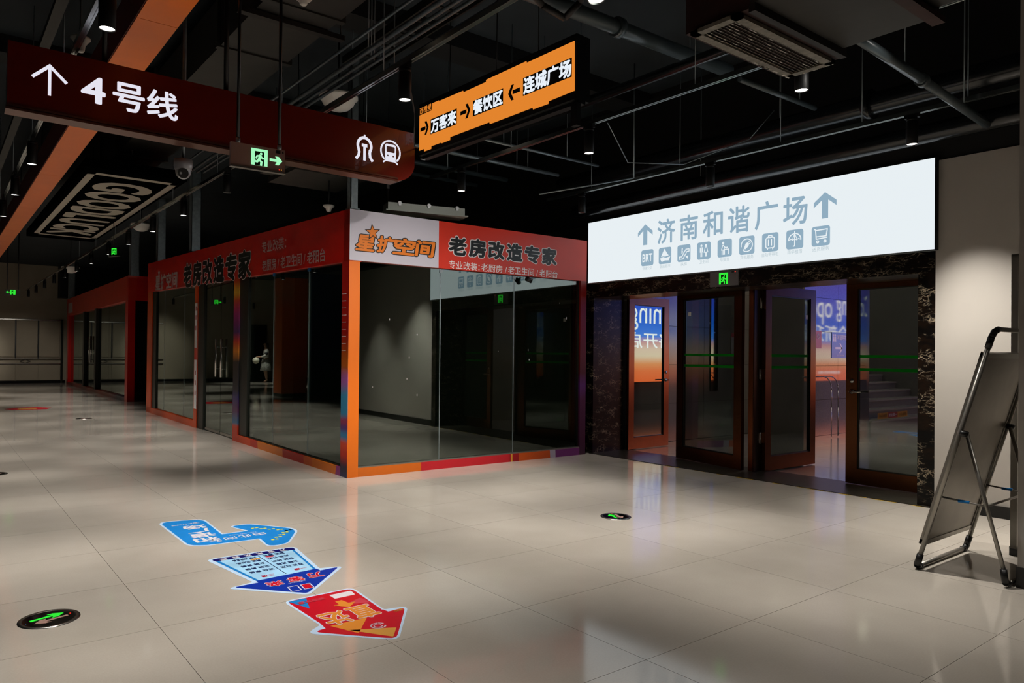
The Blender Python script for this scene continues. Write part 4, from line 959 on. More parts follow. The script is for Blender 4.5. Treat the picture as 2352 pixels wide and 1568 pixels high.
for k in range(10):
    yy = random.uniform(gy0, gy1-.02); q.box(gx1-random.uniform(.003, .010), gx1, yy, yy+random.uniform(.006, .02), 2.9935, 2.995, M['plasticwhite'])
q.build('peeling_paint', ac)['kind'] = 'stuff'
q = MB(); q.box8([(3.9, .9, 3.30), (4.10, .9, 3.22), (4.12, 1.62, 3.20), (3.9, 1.60, 3.32), (3.9, .9, 3.5), (4.2, .9, 3.55), (4.22, 1.62, 3.5), (3.9, 1.6, 3.5)], M['pipe']); q.build('canvas_collar', ac)
for x in (3.2, 3.98): q = MB(); q.tube((x, 1.8, 3.4), (x, 1.8, 4.55), .006, M['galv'], 6); q.build('hanger_rod', ac)

def pipe(name, label, pts, r, m, cat='pipe', hang=(), clamps=()):
    o = thing(name, label, cat, pts[0]); q = MB(); q.path([Vector(p) for p in pts], r, m, 14 if r > .02 else 8); q.build('tube', o)
    for x, y, z in hang: q = MB(); q.tube((x, y, z), (x, y, 4.55), .005, M['galv'], 6); q.build('hanger_rod', o)
    for x, y, z, ax in clamps:
        q = MB(); d = Vector(ax)*.03; p = Vector((x, y, z)); q.tube(p-d, p+d, r*1.35, m, 14); q.build('coupling', o)
    return o
pipe('water_pipe', 'thick pale grey pipe crossing above the right end of the orange lightbox', [(2.6, 3.95, 3.9), (5.75, 3.9, 3.9)], .058, M['pipe'], hang=[(2.85, 3.94, 3.95), (5.2, 3.91, 3.95)], clamps=[(4.3, 3.92, 3.9, (1, 0, 0))])
pipe('water_pipe', 'thin grey pipe descending behind the dusty grille toward the white lightbox', [(5.3, 3.49, 3.6), (6.46, 3.47, 3.6)], .022, M['pipe'], hang=[(6.2, 3.475, 3.6)])
pipe('water_pipe', 'slanting grey drain pipe from the air unit to the wall over the lightbox', [(4.26, 2.07, 3.2), (5.3, 2.12, 3.2), (6.76, 2.205, 3.2)], .032, M['pipe'], hang=[(5.05, 2.11, 3.2), (6.2, 2.17, 3.2)], clamps=[(5.35, 2.125, 3.2, (1, .06, 0))])
pipe('sprinkler_main', 'thick black pipe just above and before the white lightbox', [(6.86, -2, 3.30), (6.86, 6.98, 3.22)], .085, M['darkpipe'], hang=[(6.86, 2.0, 3.3), (6.86, 5.0, 3.3)])
pipe('insulated_pipe', 'big dark insulated pipe high above the lightbox rail', [(6.60, -2, 3.57), (6.60, 6.98, 3.53)], .10, M['darkpipe'], hang=[(6.60, 3.9, 3.6)], clamps=[(6.60, 3.05, 3.55, (0, 1, 0))])
pipe('fire_pipe', 'dark pipe running along the corridor above the middle rail', [(4.95, -2, 3.72), (4.95, 5.9, 3.72)], .045, M['darkpipe'], hang=[(4.95, 3.4, 3.72), (4.95, 5.5, 3.72)])
for k, (x, z, r) in enumerate(((2.62, 3.60, .018), (2.70, 3.60, .014), (2.78, 3.61, .014), (3.02, 3.66, .028))):
    pipe('conduit', ['grey conduit nearest the booth side rail', 'thin conduit second from the booth side rail', 'thin conduit third from the booth side rail', 'thicker pipe above the conduits by the booth side rail'][k], [(x, -2, z), (x, 9.6 if k < 3 else 6.7, z)], r, M['pipe'], 'conduit', hang=[(x, 2.0+.1*k, z), (x, 4.9+.1*k, z)])
pipe('conduit', 'thin cable conduit left of the conduit bundle', [(2.52, 3.0, 3.66), (2.52, 9.5, 3.66)], .012, M['pipe'], 'conduit')
ct = thing('cable_tray', 'dark ladder cable tray along the corridor beside the conduits', 'cable tray', (3.3, 4, 3.85))
for x in (3.15, 3.45): q = MB(); q.box(x-.008, x+.008, 2.6, 6.4, 4.10, 4.17, M['darksteel']); q.build('side_rail', ct)
for k in range(12): q = MB(); q.box(3.15, 3.45, 2.7+.31*k, 2.73+.31*k, 4.11, 4.125, M['darksteel']); q.build('rung', ct)
for y in (2.8, 4.6, 6.2):
    for x in (3.15, 3.45): q = MB(); q.tube((x, y, 4.15), (x, y, 4.55), .005, M['galv'], 6); q.build('hanger_rod', ct)
for k, (y, z, x0, x1) in enumerate(((6.85, 3.62, 3.1, 7.0), (7.06, 3.68, 3.95, 7.0), (6.15, 3.60, 4.4, 6.6), (7.9, 3.75, 2.8, 7.0), (8.6, 3.8, 2.8, 7.0))):
    pipe('cross_pipe', ['pale cross pipe nearest under the orange lightbox', 'second pale cross pipe behind it', 'short bright cross pipe right of the orange lightbox', 'farther cross pipe above the booth roof', 'farthest cross pipe above the booth roof'][k], [(x0, y, z), (6.42, y, z)], (.022, .016, .016, .03, .025)[k], M['galv'] if k < 3 else M['pipe'], hang=[(x0+.55, y, z), (5.9, y, z)])
pipe('fallen_brace', 'thin slanting metal strut hanging below the middle rail', [(5.25, 5.9, 3.05), (6.2, 5.4, 3.28), (6.2, 5.4, 4.55)], .008, M['galv'], 'strut')
pipe('loose_cable', 'loose thin cable drooping over the white lightbox', [(4.6, 4.3, 3.3), (5.2, 4.6, 3.12), (5.9, 4.5, 3.2), (6.4, 4.1, 3.45), (6.5, 3.9, 3.7)], .004, M['galv'], 'cable')
pipe('flexible_hose', 'dark flexible hose looped near the top above the orange lightbox', [(3.0, 3.6, 3.75), (3.2, 3.58, 3.62), (3.38, 3.56, 3.58), (3.42, 3.45, 3.66), (3.36, 3.35, 3.75), (3.55, 3.2, 3.72), (3.9, 3.1, 3.8)], .022, M['ductband'], 'hose')
pipe('loose_cable', 'thin tan cable hanging from the spotlight to the orange lightbox', [(2.64, 4.36, 3.27), (2.85, 4.6, 3.1), (3.1, 5.0, 2.98), (3.44, 5.50, 3.14)], .005, M['ductband'], 'cable')
for k, y in enumerate((2.9, 5.9, 8.9)):
    q = MB(); q.box(-4, 7.05, y, y+.35, 4.36, 4.55, M['blackpaint']); struct(q.build('trim_%d' % (7+k)), 'dark painted concrete beam under the slab')

# white bowl lamps, cone detectors, dome camera, tray light
def bowl(x, y, z, r, label):
    o = thing('bowl_lamp', label, 'lamp', (x, y, z)); q = MB()
    q.lathe((x, y, z), (0, 0, -1), [(.001, -.03), (r*.95, -.03), (r, -.02), (r, 0), (r*.90, .012), (r*.78, .06*r/.2), (r*.55, .105*r/.2), (r*.28, .125*r/.2), (.001, .13*r/.2)], M['bowlwhite'], 32); q.build('bowl', o)
    q = MB(); q.tube((x, y, z+.03), (x, y, 4.55), .010, M['black'], 8); q.build('stem', o)
bowl(3.33, 6.86, 3.93, .20, 'large white bowl lamp behind the booth side rail above the brown red sign')
bowl(3.75, 17.6, 4.12, .22, 'white bowl lamp over the corridor near the ceiling letters')
bowl(3.2, 23.8, 3.66, .24, 'smaller far white bowl lamp down the corridor')
def cone(x, y, z, r, h, label, zt=4.55):
    o = thing('smoke_detector', label, 'detector', (x, y, z)); q = MB()
    q.lathe((x, y, z), (0, 0, -1), [(.001, 0), (r, 0), (r*1.02, .012), (r*.8, .025), (r*.5, h*.55), (r*.42, h*.9), (r*.3, h), (.001, h)], M['plasticwhite'], 24); q.build('cover', o)
    q = MB(); q.tube((x, y, z), (x, y, zt), .008, M['black'], 8); q.build('stem', o)
cone(3.48, 7.38, 2.93, .062, .07, 'small white cone detector just above the booth roof corner', 3.2)
cone(.80, 5.64, 3.46, .062, .10, 'white detector with a stem above the left end of the brown red sign')
cone(2.02, 4.72, 3.76, .06, .06, 'white detector at the top edge right of the orange beam', 3.885)
dc = thing('dome_camera', 'silver dome security camera with two dark lenses below the brown red sign', 'camera', (1.512, 5.741, 2.72))
p = Vector((1.512, 5.741, 2.74))
q = MB(); q.tube((p.x, p.y, p.z+.02), (p.x, p.y, 4.55), .014, M['galv'], 10); q.build('stem', dc)
q = MB(); q.lathe(p, (0, 0, -1), [(.001, -.02), (.066, -.02), (.068, .03), (.062, .04), (.062, .055), (.056, .06)], M['silver'], 28); q.build('base_ring', dc)
q = MB(); q.lathe(p+Vector((0, 0, -.06)), (0, 0, -1), [(.056, 0)]+[(.055*math.cos(math.radians(t)), .055*math.sin(math.radians(t))+.012) for t in range(0, 91, 15)], M['silver'], 28); q.build('ball', dc)
fv = (Vector((0, 0, CAM_H))-p).normalized(); fv = Vector((-.22, -.92, -.32)).normalized()
q = MB(); c0 = p+Vector((0, 0, -.075)); q.tube(c0+fv*.035, c0+fv*.058, .038, M['lens'], 24); q.build('lens_window', dc)
q = MB(); sd = fv.cross(Z3).normalized(); q.tube(c0+fv*.058-sd*.016, c0+fv*.061-sd*.016, .013, M['black'], 16); q.tube(c0+fv*.058+sd*.017, c0+fv*.061+sd*.017, .009, M['silver'], 14); q.build('lens_ring', dc)
tl = thing('tray_light', 'unlit pale grey rectangular light tray with white clips hanging over the booth', 'lamp', (4.45, 7.0, 2.93))
fr = Fr((3.97, 7.04, 2.90), (.93, -.47, 0), (0, 0, 1)); e = Vector((.84, -.22, 0)).normalized(); n2 = Vector((.22, .84, 0)).normalized()
a = Vector((3.99, 7.02, 2.90))
fr = Fr(a, e, Z3)
q = MB(); q.fbox(fr, 0, .97, -.012, 0, -.26, .02, M['traygrey']); q.fbox(fr, .03, .94, 0, .085, -.23, -.01, M['traygrey']); q.build('tray', tl)
for t in (.16, .5, .84): q = MB(); q.fbox(fr, t-.014, t+.014, .05, .10, -.022, .012, M['silver']); q.fbox(fr, t-.022, t+.022, .072, .086, -.012, .016, M['silver']); q.build('clip', tl)
q = MB(); c = fr.p(.05, .08, -.1); q.tube(c, (c.x, c.y, 4.55), .0035, M['black'], 6); q.fbox(Fr(c, e, Z3), -.016, .016, .17, .26, -.008, .008, M['ductband']); q.build('cord', tl)

# ------------------------------------------------------------------ sign stand beside the column
es = thing('sign_stand', 'grey aluminium folding sign stand seen from behind, leaning beside the white wall', 'sign stand', (5.3, 1.75, 0))
def FP(x, t, off=0): return Vector((x, 1.975-.277*t-off*.963, t+off*-.0))  # point on the leaning front frame at height t
xs0, xs1 = 4.92, 5.70
for x in (xs0, xs1):
    q = MB(); q.tube(FP(x, .09), FP(x, 1.40), .014, M['alu'], 12); q.build('stile', es)
    q = MB(); q.path([FP(x, .10), FP(x, .03), Vector((x+(.03 if x < 5.3 else -.03), 1.968, .018)), Vector((x+(.06 if x < 5.3 else -.06), 1.97, .018))], .019, M['black'], 12); q.build('foot', es)
    s = 1 if x < 5.3 else -1
    q = MB(); q.path([FP(x, 1.38), FP(x, 1.44), FP(x+s*.02, 1.475), FP(x+s*.07, 1.49)], .018, M['black'], 12); q.build('corner_elbow', es)
    q = MB(); q.tube(FP(x, .855)+Vector((0, -.02, 0)), FP(x, .885)+Vector((0, -.02, 0)), .024, M['black'], 12); q.build('hinge', es)
q = MB(); q.tube(FP(xs0+.06, 1.49), FP(xs1-.06, 1.49), .014, M['alu'], 12); q.build('top_bar', es)
q = MB(); q.tube((xs0+.05, 1.97, .018), (xs1-.05, 1.97, .018), .015, M['alu'], 12); q.build('bottom_bar', es)
pn = MB(); d = Vector((0, .963, .267))*.0
def PP(x, t, o): v = FP(x, t); return (v.x, v.y+o*.964, v.z+o*.267)
pn.box8([PP(xs0+.02, .17, .005), PP(xs1-.02, .17, .005), PP(xs1-.02, .17, .020), PP(xs0+.02, .17, .020), PP(xs0+.02, 1.335, .005), PP(xs1-.02, 1.335, .005), PP(xs1-.02, 1.335, .020), PP(xs0+.02, 1.335, .020)], M['aluback']); pn.build('sheet', es)
q = MB()
for (a0, t0, a1, t1) in ((xs0+.01, .16, xs0+.035, 1.345), (xs1-.035, .16, xs1-.01, 1.345)):
    q.box8([PP(a0, t0, .0), PP(a1, t0, .0), PP(a1, t0, .032), PP(a0, t0, .032), PP(a0, t1, .0), PP(a1, t1, .0), PP(a1, t1, .032), PP(a0, t1, .032)], M['alu'])
for t0, t1 in ((.155, .185), (1.32, 1.35)):
    q.box8([PP(xs0+.01, t0, .0), PP(xs1-.01, t0, .0), PP(xs1-.01, t0, .032), PP(xs0+.01, t0, .032), PP(xs0+.01, t1, .0), PP(xs1-.01, t1, .0), PP(xs1-.01, t1, .032), PP(xs0+.01, t1, .032)], M['alu'])
q.build('sheet_frame', es)
for x in (xs0+.03, xs1-.03):
    q = MB(); h = FP(x, .87)+Vector((0, -.025, 0)); f = Vector((x, 1.515, .09)); q.tube(h, f, .0115, M['alu'], 12); q.build('rear_leg', es)
    q = MB(); q.path([f+(h-f)*.02, Vector((x, 1.51, .03)), Vector((x+(.05 if x < 5.3 else -.05), 1.507, .018))], .018, M['black'], 12); q.build('foot', es)
    q = MB(); a = FP(x, .47)+Vector((0, -.005, 0)); b = h+(f-h)*((.87-.45)/.78); m_ = (a+b)/2+Vector((0, 0, .0)); q.tube(a, b, .006, M['alu'], 8); q.tube(m_+Vector((0, .03, 0)), m_+Vector((0, -.03, 0)), .009, M['stk_mid'], 8); q.build('folding_stay', es)
q = MB(); q.tube((xs0+.07, 1.507, .018), (xs1-.07, 1.507, .018), .011, M['alu'], 10); q.build('rear_bar', es)
q = MB(); b0 = 1.665; q.tube((xs0+.03, 1.61, .45), (xs1-.03, 1.61, .45), .007, M['alu'], 8); q.build('cross_bar', es)
ps = thing('poster_stand', 'tall white poster board with metal edge standing behind the sign stand', 'stand', (5.95, 1.70, 0))
fr = Fr((5.80, 1.72, .02), (1, -.12, 0), Z3)
q = MB(); q.fbox(fr, 0, .30, .04, 1.98, -.012, .012, M['bowlwhite']); q.build('board', ps)
q = MB(); q.fbox(fr, -.012, .012, .03, 2.0, -.02, .02, M['alu']); q.fbox(fr, .288, .312, .03, 2.0, -.02, .02, M['alu']); q.fbox(fr, -.012, .312, 1.98, 2.0, -.02, .02, M['alu']); q.fbox(fr, -.012, .312, .03, .05, -.02, .02, M['alu']); q.build('frame', ps)
for a in (0, .27): q = MB(); q.fbox(fr, a, a+.03, -.02, .04, -.03, .03, M['black']); q.build('foot', ps)

# ------------------------------------------------------------------ in-floor exit markers and stickers
def marker(x, y, r, ang, label, lit=True):
    o = thing('floor_exit_marker', label, 'floor light', (x, y, 0)); q = MB()
    q.lathe((x, y, 0), (0, 0, 1), [(r, .0005), (r*.985, .004), (r*.86, .005), (r*.84, .0035)], M['steel'], 40); q.build('rim', o)
    q = MB(); q.lathe((x, y, 0), (0, 0, 1), [(r*.85, .0036), (.001, .0038)], M['lens'], 36); q.build('glass_plate', o)
    fr = Fr((x, y, .004), (math.cos(ang), math.sin(ang), 0), (-math.sin(ang), math.cos(ang), 0)); s = r/.15
    for nm_, sg_, b, m in (('arrow', 1, .028, M['greenpale'] if lit else M['darksteel']), ('arrow', -1, -.028, M['exitplate'])):
        q = MB(); P = [(-.085, -.011), (.03, -.011), (.012, -.034), (.045, -.034), (.088, 0), (.045, .034), (.012, .034), (.03, .011), (-.085, .011)]
        q.flat(fr, [(sg_*a*s, (b+bb)*s) for a, bb in P], M['green'] if sg_ == 1 and lit else m, .001); q.build(nm_, o)
    if lit: q = MB(); q.disc(fr, .105*s, -.01*s, .004, M['led_red'], .001, 8); q.disc(fr, -.115*s, .005*s, .003, M['stk_mid'], .001, 8); q.build('indicator', o)
marker(.48, 4.10, .135, .30, 'round black floor exit marker with green arrow at the lower left')
marker(4.474, 4.055, .125, 1.2, 'round black floor exit marker with green arrow before the doors')
marker(2.352, 15.6, .14, .3, 'small dark floor exit marker far down the corridor', False)
marker(.535, 9.16, .14, .3, 'dark floor exit marker at the left image edge', False)
# blue bent arrow sticker
def sticker(name, label, z=.0012): return thing(name, label, 'floor sticker', (1.7, 5.3, 0))
D = Fr((0, 0, .0006), (-1, 0, 0), (0, -1, 0))     # print that reads from the far side
def T(q, st, x0, y0, x1, y1, m, c, bold=0.0, grow=None): q.text(D, st, (-x1, -y1, -x0, -y0), m, c, bold, grow)
G0 = Fr((0, 0, 0), (1, 0, 0), (0, 1, 0))
b1 = thing('floor_sticker', 'bright blue bent arrow floor sticker with white lettering and yellow dots', 'floor sticker', (1.75, 5.3, 0))
O = [(1.40, 5.10), (1.40, 5.93), (1.73, 5.86), (1.70, 5.295), (1.86, 5.29), (1.80, 5.50), (1.95, 5.50), (2.215, 5.13), (1.98, 4.765), (1.83, 4.765), (1.855, 5.0), (1.50, 5.03)]
RR = [.12, .10, .10, .01, .01, .12, .12, .12, .12, .10, .01, .16]
q = MB(); q.prism(G0, round_poly(O, RR), .0003, .001, M['stk_edge']); q.build('border', b1)
cx, cy = 1.75, 5.3
O2 = [(1.415, 5.11), (1.415, 5.912), (1.715, 5.845), (1.686, 5.28), (1.882, 5.275), (1.815, 5.485), (1.945, 5.485), (2.195, 5.13), (1.975, 4.78), (1.845, 4.78), (1.872, 5.015), (1.505, 5.045)]
q = MB(); q.flat(G0, round_poly(O2, RR), M['stk_blue'], .0012); q.build('print', b1)
q = MB()
for i, ch in enumerate('和谐广场'): T(q, ch, 1.475+.012*i, 5.13+.140*i, 1.645+.010*i, 5.258+.140*i, M['stk_white'], .001, .03)
for i, ch in enumerate('由此向左'): T(q, ch, 1.955-.105*(i+1)+.02, 5.095, 1.955-.105*i, 5.175, M['stk_white'], .001, .008)
T(q, 'Turn left here', 1.72, 5.198, 1.92, 5.222, M['stk_white'], .001); T(q, '☎81619999', 1.46, 5.72, 1.66, 5.765, M['stk_white'], .001, .01); T(q, '由', 1.60, 5.08, 1.63, 5.11, M['stk_white'], .001)
q.build('lettering', b1)
q = MB()
for k in range(5):
    for sgn in (1, -1):
        for o_ in (0, .03): q.disc(G0, 2.14-.045*k-o_, 5.13+sgn*.05*k+.0*o_, .013, M['stk_yellow'], .0016, 12)
q.build('dots', b1)
# navy down arrow sticker
b2 = thing('floor_sticker', 'navy and sky blue arrow floor sticker with a shop directory list', 'floor sticker', (1.7, 4.25, 0))
O = [(1.40, 4.70), (1.985, 4.68), (1.91, 4.12), (2.05, 4.08), (1.655, 3.70), (1.325, 4.06), (1.485, 4.09)]
q = MB(); q.prism(G0, round_poly(O, [.06, .06, .01, .05, .04, .05, .01]), .0003, .001, M['stk_edge']); q.build('border', b2)
q = MB(); q.flat(G0, [(1.51, 4.09), (1.885, 4.115), (1.955, 4.655), (1.435, 4.672)], M['stk_mid'], .0012)
q.flat(G0, [(1.525, 4.10), (1.87, 4.12), (1.935, 4.62), (1.46, 4.635)], M['stk_sky'], .0014)
q.flat(G0, round_poly([(1.43, 4.68), (1.963, 4.662), (1.957, 4.60), (1.44, 4.618)], [.03, .03, 0, 0]), M['stk_dnavy'], .0016)
q.flat(G0, round_poly([(1.365, 4.058), (2.015, 4.078), (1.66, 3.73)], .03), M['stk_navy'], .0016); q.flat(G0, [(1.505, 4.03), (1.895, 4.05), (1.89, 4.12), (1.51, 4.10)], M['stk_navy'], .0015)
q.stroke(G0, [(1.70, 4.60), (1.70, 4.13)], .006, M['stk_ink'], .0018); q.disc(G0, 1.76, 4.54, .03, M['stk_rose'], .0015, 12, .018); q.disc(G0, 1.66, 4.53, .034, M['stk_tan'], .0015, 12, .018); q.build('print', b2)
q = MB()
for i, ch in enumerate('万客来欢迎您'): T(q, ch, 1.905-.077*i-.045, 4.613, 1.905-.077*i, 4.660, M['stk_white'], .0016, .02)
rows = (('童装 箱包', '女装 休闲食品'), ('床品 针织', '男装 化妆品'), ('童鞋 纺织', '女裤 男裤'), ('女鞋 男鞋', '女装 男装'), ('百货 日用', '饰品 家居'))
for i, (r_, l_) in enumerate(rows):
    y0 = 4.545-.075*i; T(q, r_, 1.725, y0, 1.865, y0+.042, M['stk_ink'], .0018, .02); T(q, l_, 1.53, y0, 1.68, y0+.042, M['stk_ink'], .0018, .02)
T(q, '一层', 1.77, 4.16, 1.85, 4.195, M['stk_red'], .0018, .02); T(q, '二层', 1.56, 4.14, 1.64, 4.175, M['stk_red'], .0018, .02)
for i, ch in enumerate('万客来'): T(q, ch, 1.875-.125*i-.095, 3.965-.012*i, 1.875-.125*i, 4.055-.012*i, M['stk_white'], .0020, .03, .04); T(q, ch, 1.875-.125*i-.095, 3.965-.012*i, 1.875-.125*i, 4.055-.012*i, M['stk_red'], .0024, .03)
T(q, 'WANKELAI', 1.64, 3.935, 1.74, 3.95, M['stk_white'], .002)
q.build('lettering', b2)
q = MB()
for x0 in (1.60, 1.675): q.stroke(G0, [(x0, 3.80), (x0+.055, 3.80), (x0+.065, 3.885), (x0+.01, 3.885)], .006, M['stk_white'], .0022, True)
q.flat(G0, [(1.682, 3.805), (1.724, 3.805), (1.733, 3.88), (1.69, 3.88)], M['stk_red'], .002); q.build('symbol', b2)
# red arrow sticker
b3 = thing('floor_sticker', 'red and orange arrow floor sticker nearest the camera', 'floor sticker', (1.7, 3.3, 0))
O = [(1.50, 3.68), (1.905, 3.68), (1.875, 3.27), (2.0, 3.24), (1.73, 2.88), (1.42, 3.20), (1.515, 3.26)]
q = MB(); q.prism(G0, round_poly(O, [.05, .06, .01, .05, .06, .05, .01]), .0003, .001, M['stk_edge']); q.build('border', b3)
q = MB(); q.flat(G0, round_poly([(1.515, 3.665), (1.89, 3.665), (1.862, 3.255), (1.528, 3.25)], [.04, .05, 0, 0]), M['stk_red'], .0012)
q.flat(G0, round_poly([(1.45, 3.20), (1.98, 3.235), (1.73, 2.90)], .05), M['stk_red'], .0014); q.flat(G0, [(1.52, 3.20), (1.875, 3.225), (1.87, 3.27), (1.525, 3.27)], M['stk_red'], .0013)
q.flat(G0, [(1.52, 3.66), (1.62, 3.66), (1.57, 3.5)], M['stk_mid'], .0015); q.flat(G0, [(1.86, 3.5), (1.87, 3.4), (1.74, 3.45)], M['stk_rose'], .0015)
q.flat(G0, [(1.60, 3.12), (1.80, 3.02), (1.73, 2.93)], M['stk_tan'], .0016); q.flat(G0, [(1.55, 3.22), (1.75, 3.22), (1.62, 3.06)], M['stk_orange'], .0016); q.flat(G0, [(1.74, 3.63), (1.87, 3.63), (1.86, 3.56), (1.74, 3.56)], M['stk_white'], .0016)
q.build('print', b3)
q = MB()
for i, ch in enumerate('直达'): T(q, ch, 1.84-.155*i-.135, 3.21, 1.84-.155*i, 3.39, M['stk_white'], .0018, .03, .03); T(q, ch, 1.84-.155*i-.135, 3.21, 1.84-.155*i, 3.39, M['stk_orange'], .0022, .03)
q.build('title_lettering', b3); q = MB()
T(q, '前行', 1.90, 3.20, 1.95, 3.23, M['stk_tan'], .002, .02); q.build('lettering', b3); q = MB(); T(q, '满减优惠', 1.55, 3.58, 1.70, 3.62, M['stk_rose'], .002, .02); q.build('lettering', b3)
q = MB(); q.flat(G0, [(1.72, 3.52), (1.76, 3.52), (1.77, 3.46), (1.81, 3.46), (1.745, 3.40), (1.69, 3.47), (1.72, 3.47)], M['stk_orange'], .002); q.build('arrow', b3); q = MB(); q.arc(G0, 1.74, 3.09, .035, 20, 330, .008, M['stk_white'], .002, 14); q.arc(G0, 1.74, 3.09, .02, 20, 330, .006, M['stk_white'], .002, 12); q.build('symbol', b3)
b4 = thing('floor_sticker', 'small far red floor sticker on the left side of the corridor', 'floor sticker', (1.75, 18.8, 0))
q = MB(); q.flat(G0, [(1.42, 18.45), (2.05, 18.45), (2.2, 18.8), (1.95, 19.2), (1.5, 19.2), (1.3, 18.85)], M['stk_red'], .0012); q.flat(G0, [(1.55, 18.6), (1.9, 18.6), (1.9, 18.95), (1.55, 18.95)], M['stk_tan'], .0016); q.build('print', b4)

# ------------------------------------------------------------------ person far down the corridor, mirrored in the booth glass
def skin_body(name, joints, edges, m, parent, sub=2):
    me = bpy.data.meshes.new(name); me.from_pydata([j[0] for j in joints], edges, []); o = bpy.data.objects.new(name, me); COL.objects.link(o)
    md = o.modifiers.new('s', 'SKIN'); md.use_smooth_shade = True
    if not me.skin_vertices: me.skin_vertices_ensure() if hasattr(me, 'skin_vertices_ensure') else None
    if not me.skin_vertices:
        bpy.context.view_layer.objects.active = o; o.select_set(True); bpy.ops.object.mode_set(mode='EDIT'); bpy.ops.object.mode_set(mode='OBJECT')
    for i, j in enumerate(joints):
        sv = me.skin_vertices[0].data[i]; r = j[1]; sv.radius = r if isinstance(r, tuple) else (r, r); sv.use_root = (i == 0)
    sd_ = o.modifiers.new('d', 'SUBSURF'); sd_.levels = sub; sd_.render_levels = sub
    dg = bpy.context.evaluated_depsgraph_get(); dg.update(); nm_ = bpy.data.meshes.new_from_object(o.evaluated_get(dg))
    bpy.data.objects.remove(o); nm_.materials.clear(); nm_.materials.append(m); nm_.name = name
    for p_ in nm_.polygons: p_.use_smooth = True
    r = bpy.data.objects.new(name, nm_); COL.objects.link(r); r.parent = parent; return r
pr = thing('person', 'person in silver white jacket and mottled skirt carrying a cream bag, mirrored in booth glass', 'person', (-3.28, 30.42, 0))
pr.rotation_euler = (0, 0, math.radians(-78))
J = [((0, 0, .93), .125), ((0, 0, 1.08), (.135, .10)), ((0, .01, 1.26), (.15, .105)), ((0, .0, 1.38), (.10, .075)), ((0, .01, 1.46), .052), ((0, .03, 1.53), .062), ((0, .04, 1.61), (.076, .09)), ((0, .035, 1.67), .060),
     ((.16, .0, 1.35), .055), ((.22, .05, 1.12), .043), ((.13, .27, 1.08), .033), ((.09, .33, 1.09), .030),
     ((-.16, .0, 1.35), .055), ((-.22, .03, 1.11), .043), ((-.15, .25, 1.05), .033), ((-.11, .31, 1.06), .030),
     ((.085, 0, .86), .088), ((.085, .02, .50), .056), ((.085, 0, .28), .052), ((.085, -.02, .08), .034), ((.09, .10, .035), .030),
     ((-.085, 0, .86), .088), ((-.085, .05, .50), .056), ((-.085, .0, .28), .052), ((-.085, -.06, .08), .034), ((-.09, .06, .035), .030)]
Eg = [(0, 1), (1, 2), (2, 3), (3, 4), (4, 5), (5, 6), (6, 7), (3, 8), (8, 9), (9, 10), (10, 11), (3, 12), (12, 13), (13, 14), (14, 15), (0, 16), (16, 17), (17, 18), (18, 19), (19, 20), (0, 21), (21, 22), (22, 23), (23, 24), (24, 25)]
# fingers and thumbs
for hnd, s in ((11, 1), (15, -1)):
    b = Vector(J[hnd][0])
    for k, l in enumerate((.052, .062, .058, .046)):
        i0 = len(J); J.append((tuple(b+Vector((-s*(.022-.014*k), .045, -.005))), .009)); J.append((tuple(b+Vector((-s*(.024-.015*k), .045+l*.6, -.02))), .008)); J.append((tuple(b+Vector((-s*(.022-.014*k), .045+l*.8, -.045))), .007)); Eg += [(hnd, i0), (i0, i0+1), (i0+1, i0+2)]
    i0 = len(J); J.append((tuple(b+Vector((-s*.035, .015, .0))), .010)); J.append((tuple(b+Vector((-s*.045, .05, -.012))), .008)); Eg += [(hnd, i0), (i0, i0+1)]
skin_body('body', J, Eg, M['skin'], pr)
Jj = [((0, 0, .98), (.165, .125)), ((0, 0, 1.10), (.165, .125)), ((0, .01, 1.26), (.18, .13)), ((0, 0, 1.40), (.115, .09)), ((.17, 0, 1.36), .075), ((.235, .05, 1.12), .062), ((.15, .23, 1.08), .05), ((-.17, 0, 1.36), .075), ((-.235, .03, 1.11), .062), ((-.165, .21, 1.05), .05)]
skin_body('jacket', Jj, [(0, 1), (1, 2), (2, 3), (3, 4), (4, 5), (5, 6), (3, 7), (7, 8), (8, 9)], M['jacket'], pr)
skin_body('hair', [((0, -.005, 1.66), (.088, .095)), ((0, -.05, 1.58), (.085, .06)), ((0, -.07, 1.45), (.07, .035))], [(0, 1), (1, 2)], M['hair'], pr)
def local(q, name, par): o = q.build(name); m_ = o.location.copy(); o.parent = par; o.location = m_; return o
q = MB(); q.lathe((0, 0, 1.0), (0, 0, -1), [(.155, 0), (.185, .12), (.21, .3), (.245, .50), (.24, .505), (.18, .28)], M['skirt'], 28); local(q, 'skirt', pr)
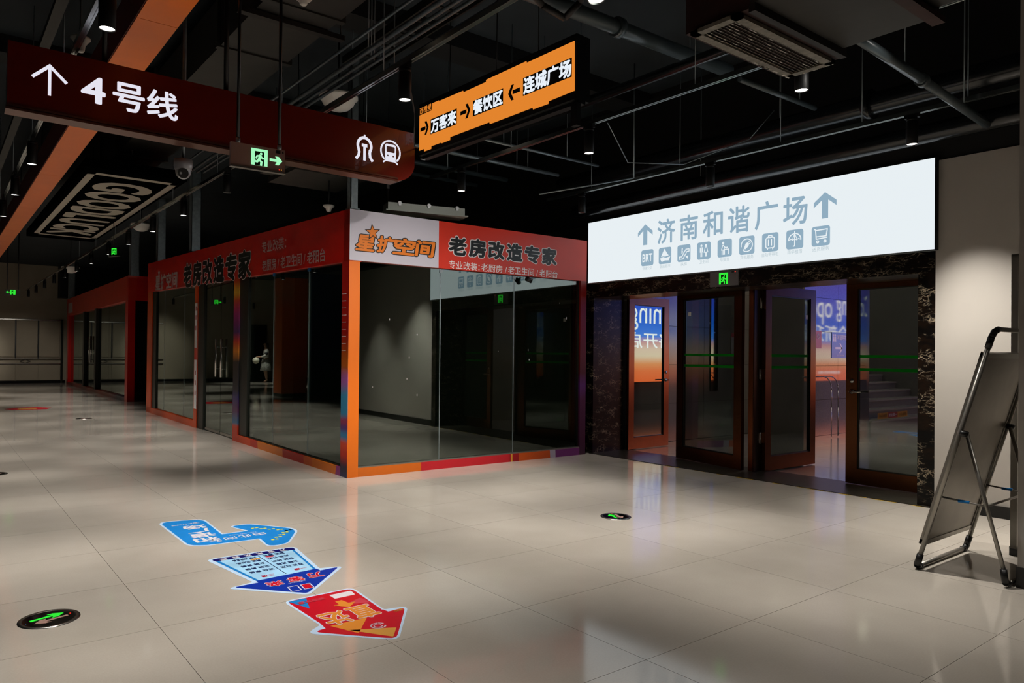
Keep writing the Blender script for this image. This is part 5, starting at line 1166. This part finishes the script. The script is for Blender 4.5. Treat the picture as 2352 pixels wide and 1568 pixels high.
for s in (1, -1):
    q = MB(); c = Vector((s*.20, .02, 1.22)); q.tube(c+Vector((s*.01, -.02, .05)), c+Vector((s*.02, .02, -.04)), .074, M['jackets'], 16, .068); local(q, 'sleeve_stripe', pr)
    q = MB(); y0 = 0 if s > 0 else -.04; q.box(s*.088-.04, s*.088+.04, y0-.06, y0+.16, 0, .018, M['shoe']); q.box(s*.088-.04, s*.088+.04, y0+.05, y0+.08, .018, .06, M['shoe']); local(q, 'sandal', pr)
for s in (-1, 1):
    q = MB(); q.lathe((s*.028, .113, 1.615), (0, 1, 0), [(.011, 0), (.009, .006), (.001, .008)], M['lens'], 10); local(q, 'eye', pr)
q = MB(); q.lathe((0, .112, 1.60), (0, .9, -.4), [(.008, 0), (.013, .018), (.001, .028)], M['skin'], 10); local(q, 'nose', pr)
q = MB(); q.box(-.02, .02, .108, .118, 1.56, 1.567, M['crimson']); local(q, 'mouth', pr)
bg = thing('handbag', 'cream hand bag held in front by the mirrored person', 'bag', (-3.28, 30.42, 0)); bg.rotation_euler = pr.rotation_euler
bg.parent = None
q = MB(); q.lathe((-.19, .42, .92), (1, 0, 0), [(.001, 0), (.10, .02), (.135, .10), (.14, .19), (.135, .28), (.10, .36), (.001, .38)], M['bag'], 20); local(q, 'pouch', bg)
q = MB(); q.path([(-.1, .42, 1.03), (-.09, .40, 1.07), (0, .375, 1.09), (.09, .40, 1.07), (.1, .42, 1.03)], .012, M['bag'], 8); local(q, 'strap', bg)

# repeats share a group
GROUPS = {'exit sign': 'green exit signs', 'floor light': 'round exit markers set in the floor', 'floor sticker': 'printed stickers on the floor', 'rail': None, 'post': 'galvanised posts above the booths', 'detector': 'white ceiling detectors', 'conduit': 'grey conduits under the ceiling', 'pipe': 'pipes under the ceiling', 'booth': 'glass shop booths along the corridor', 'beam': 'beams along the ceiling'}
for o in list(SC.objects):
    if o.parent is None and o.get('category') and not o.get('group'):
        n = o.name.split('.')[0]
        g = {'track_rail': 'lighting tracks on the ceiling', 'bowl_lamp': 'white bowl lamps', 'ceiling_lamp': 'square lobby lamps'}.get(n) or (GROUPS.get(o['category']) if n not in ('door_post', 'handrail') else None)
        if g: o['group'] = g
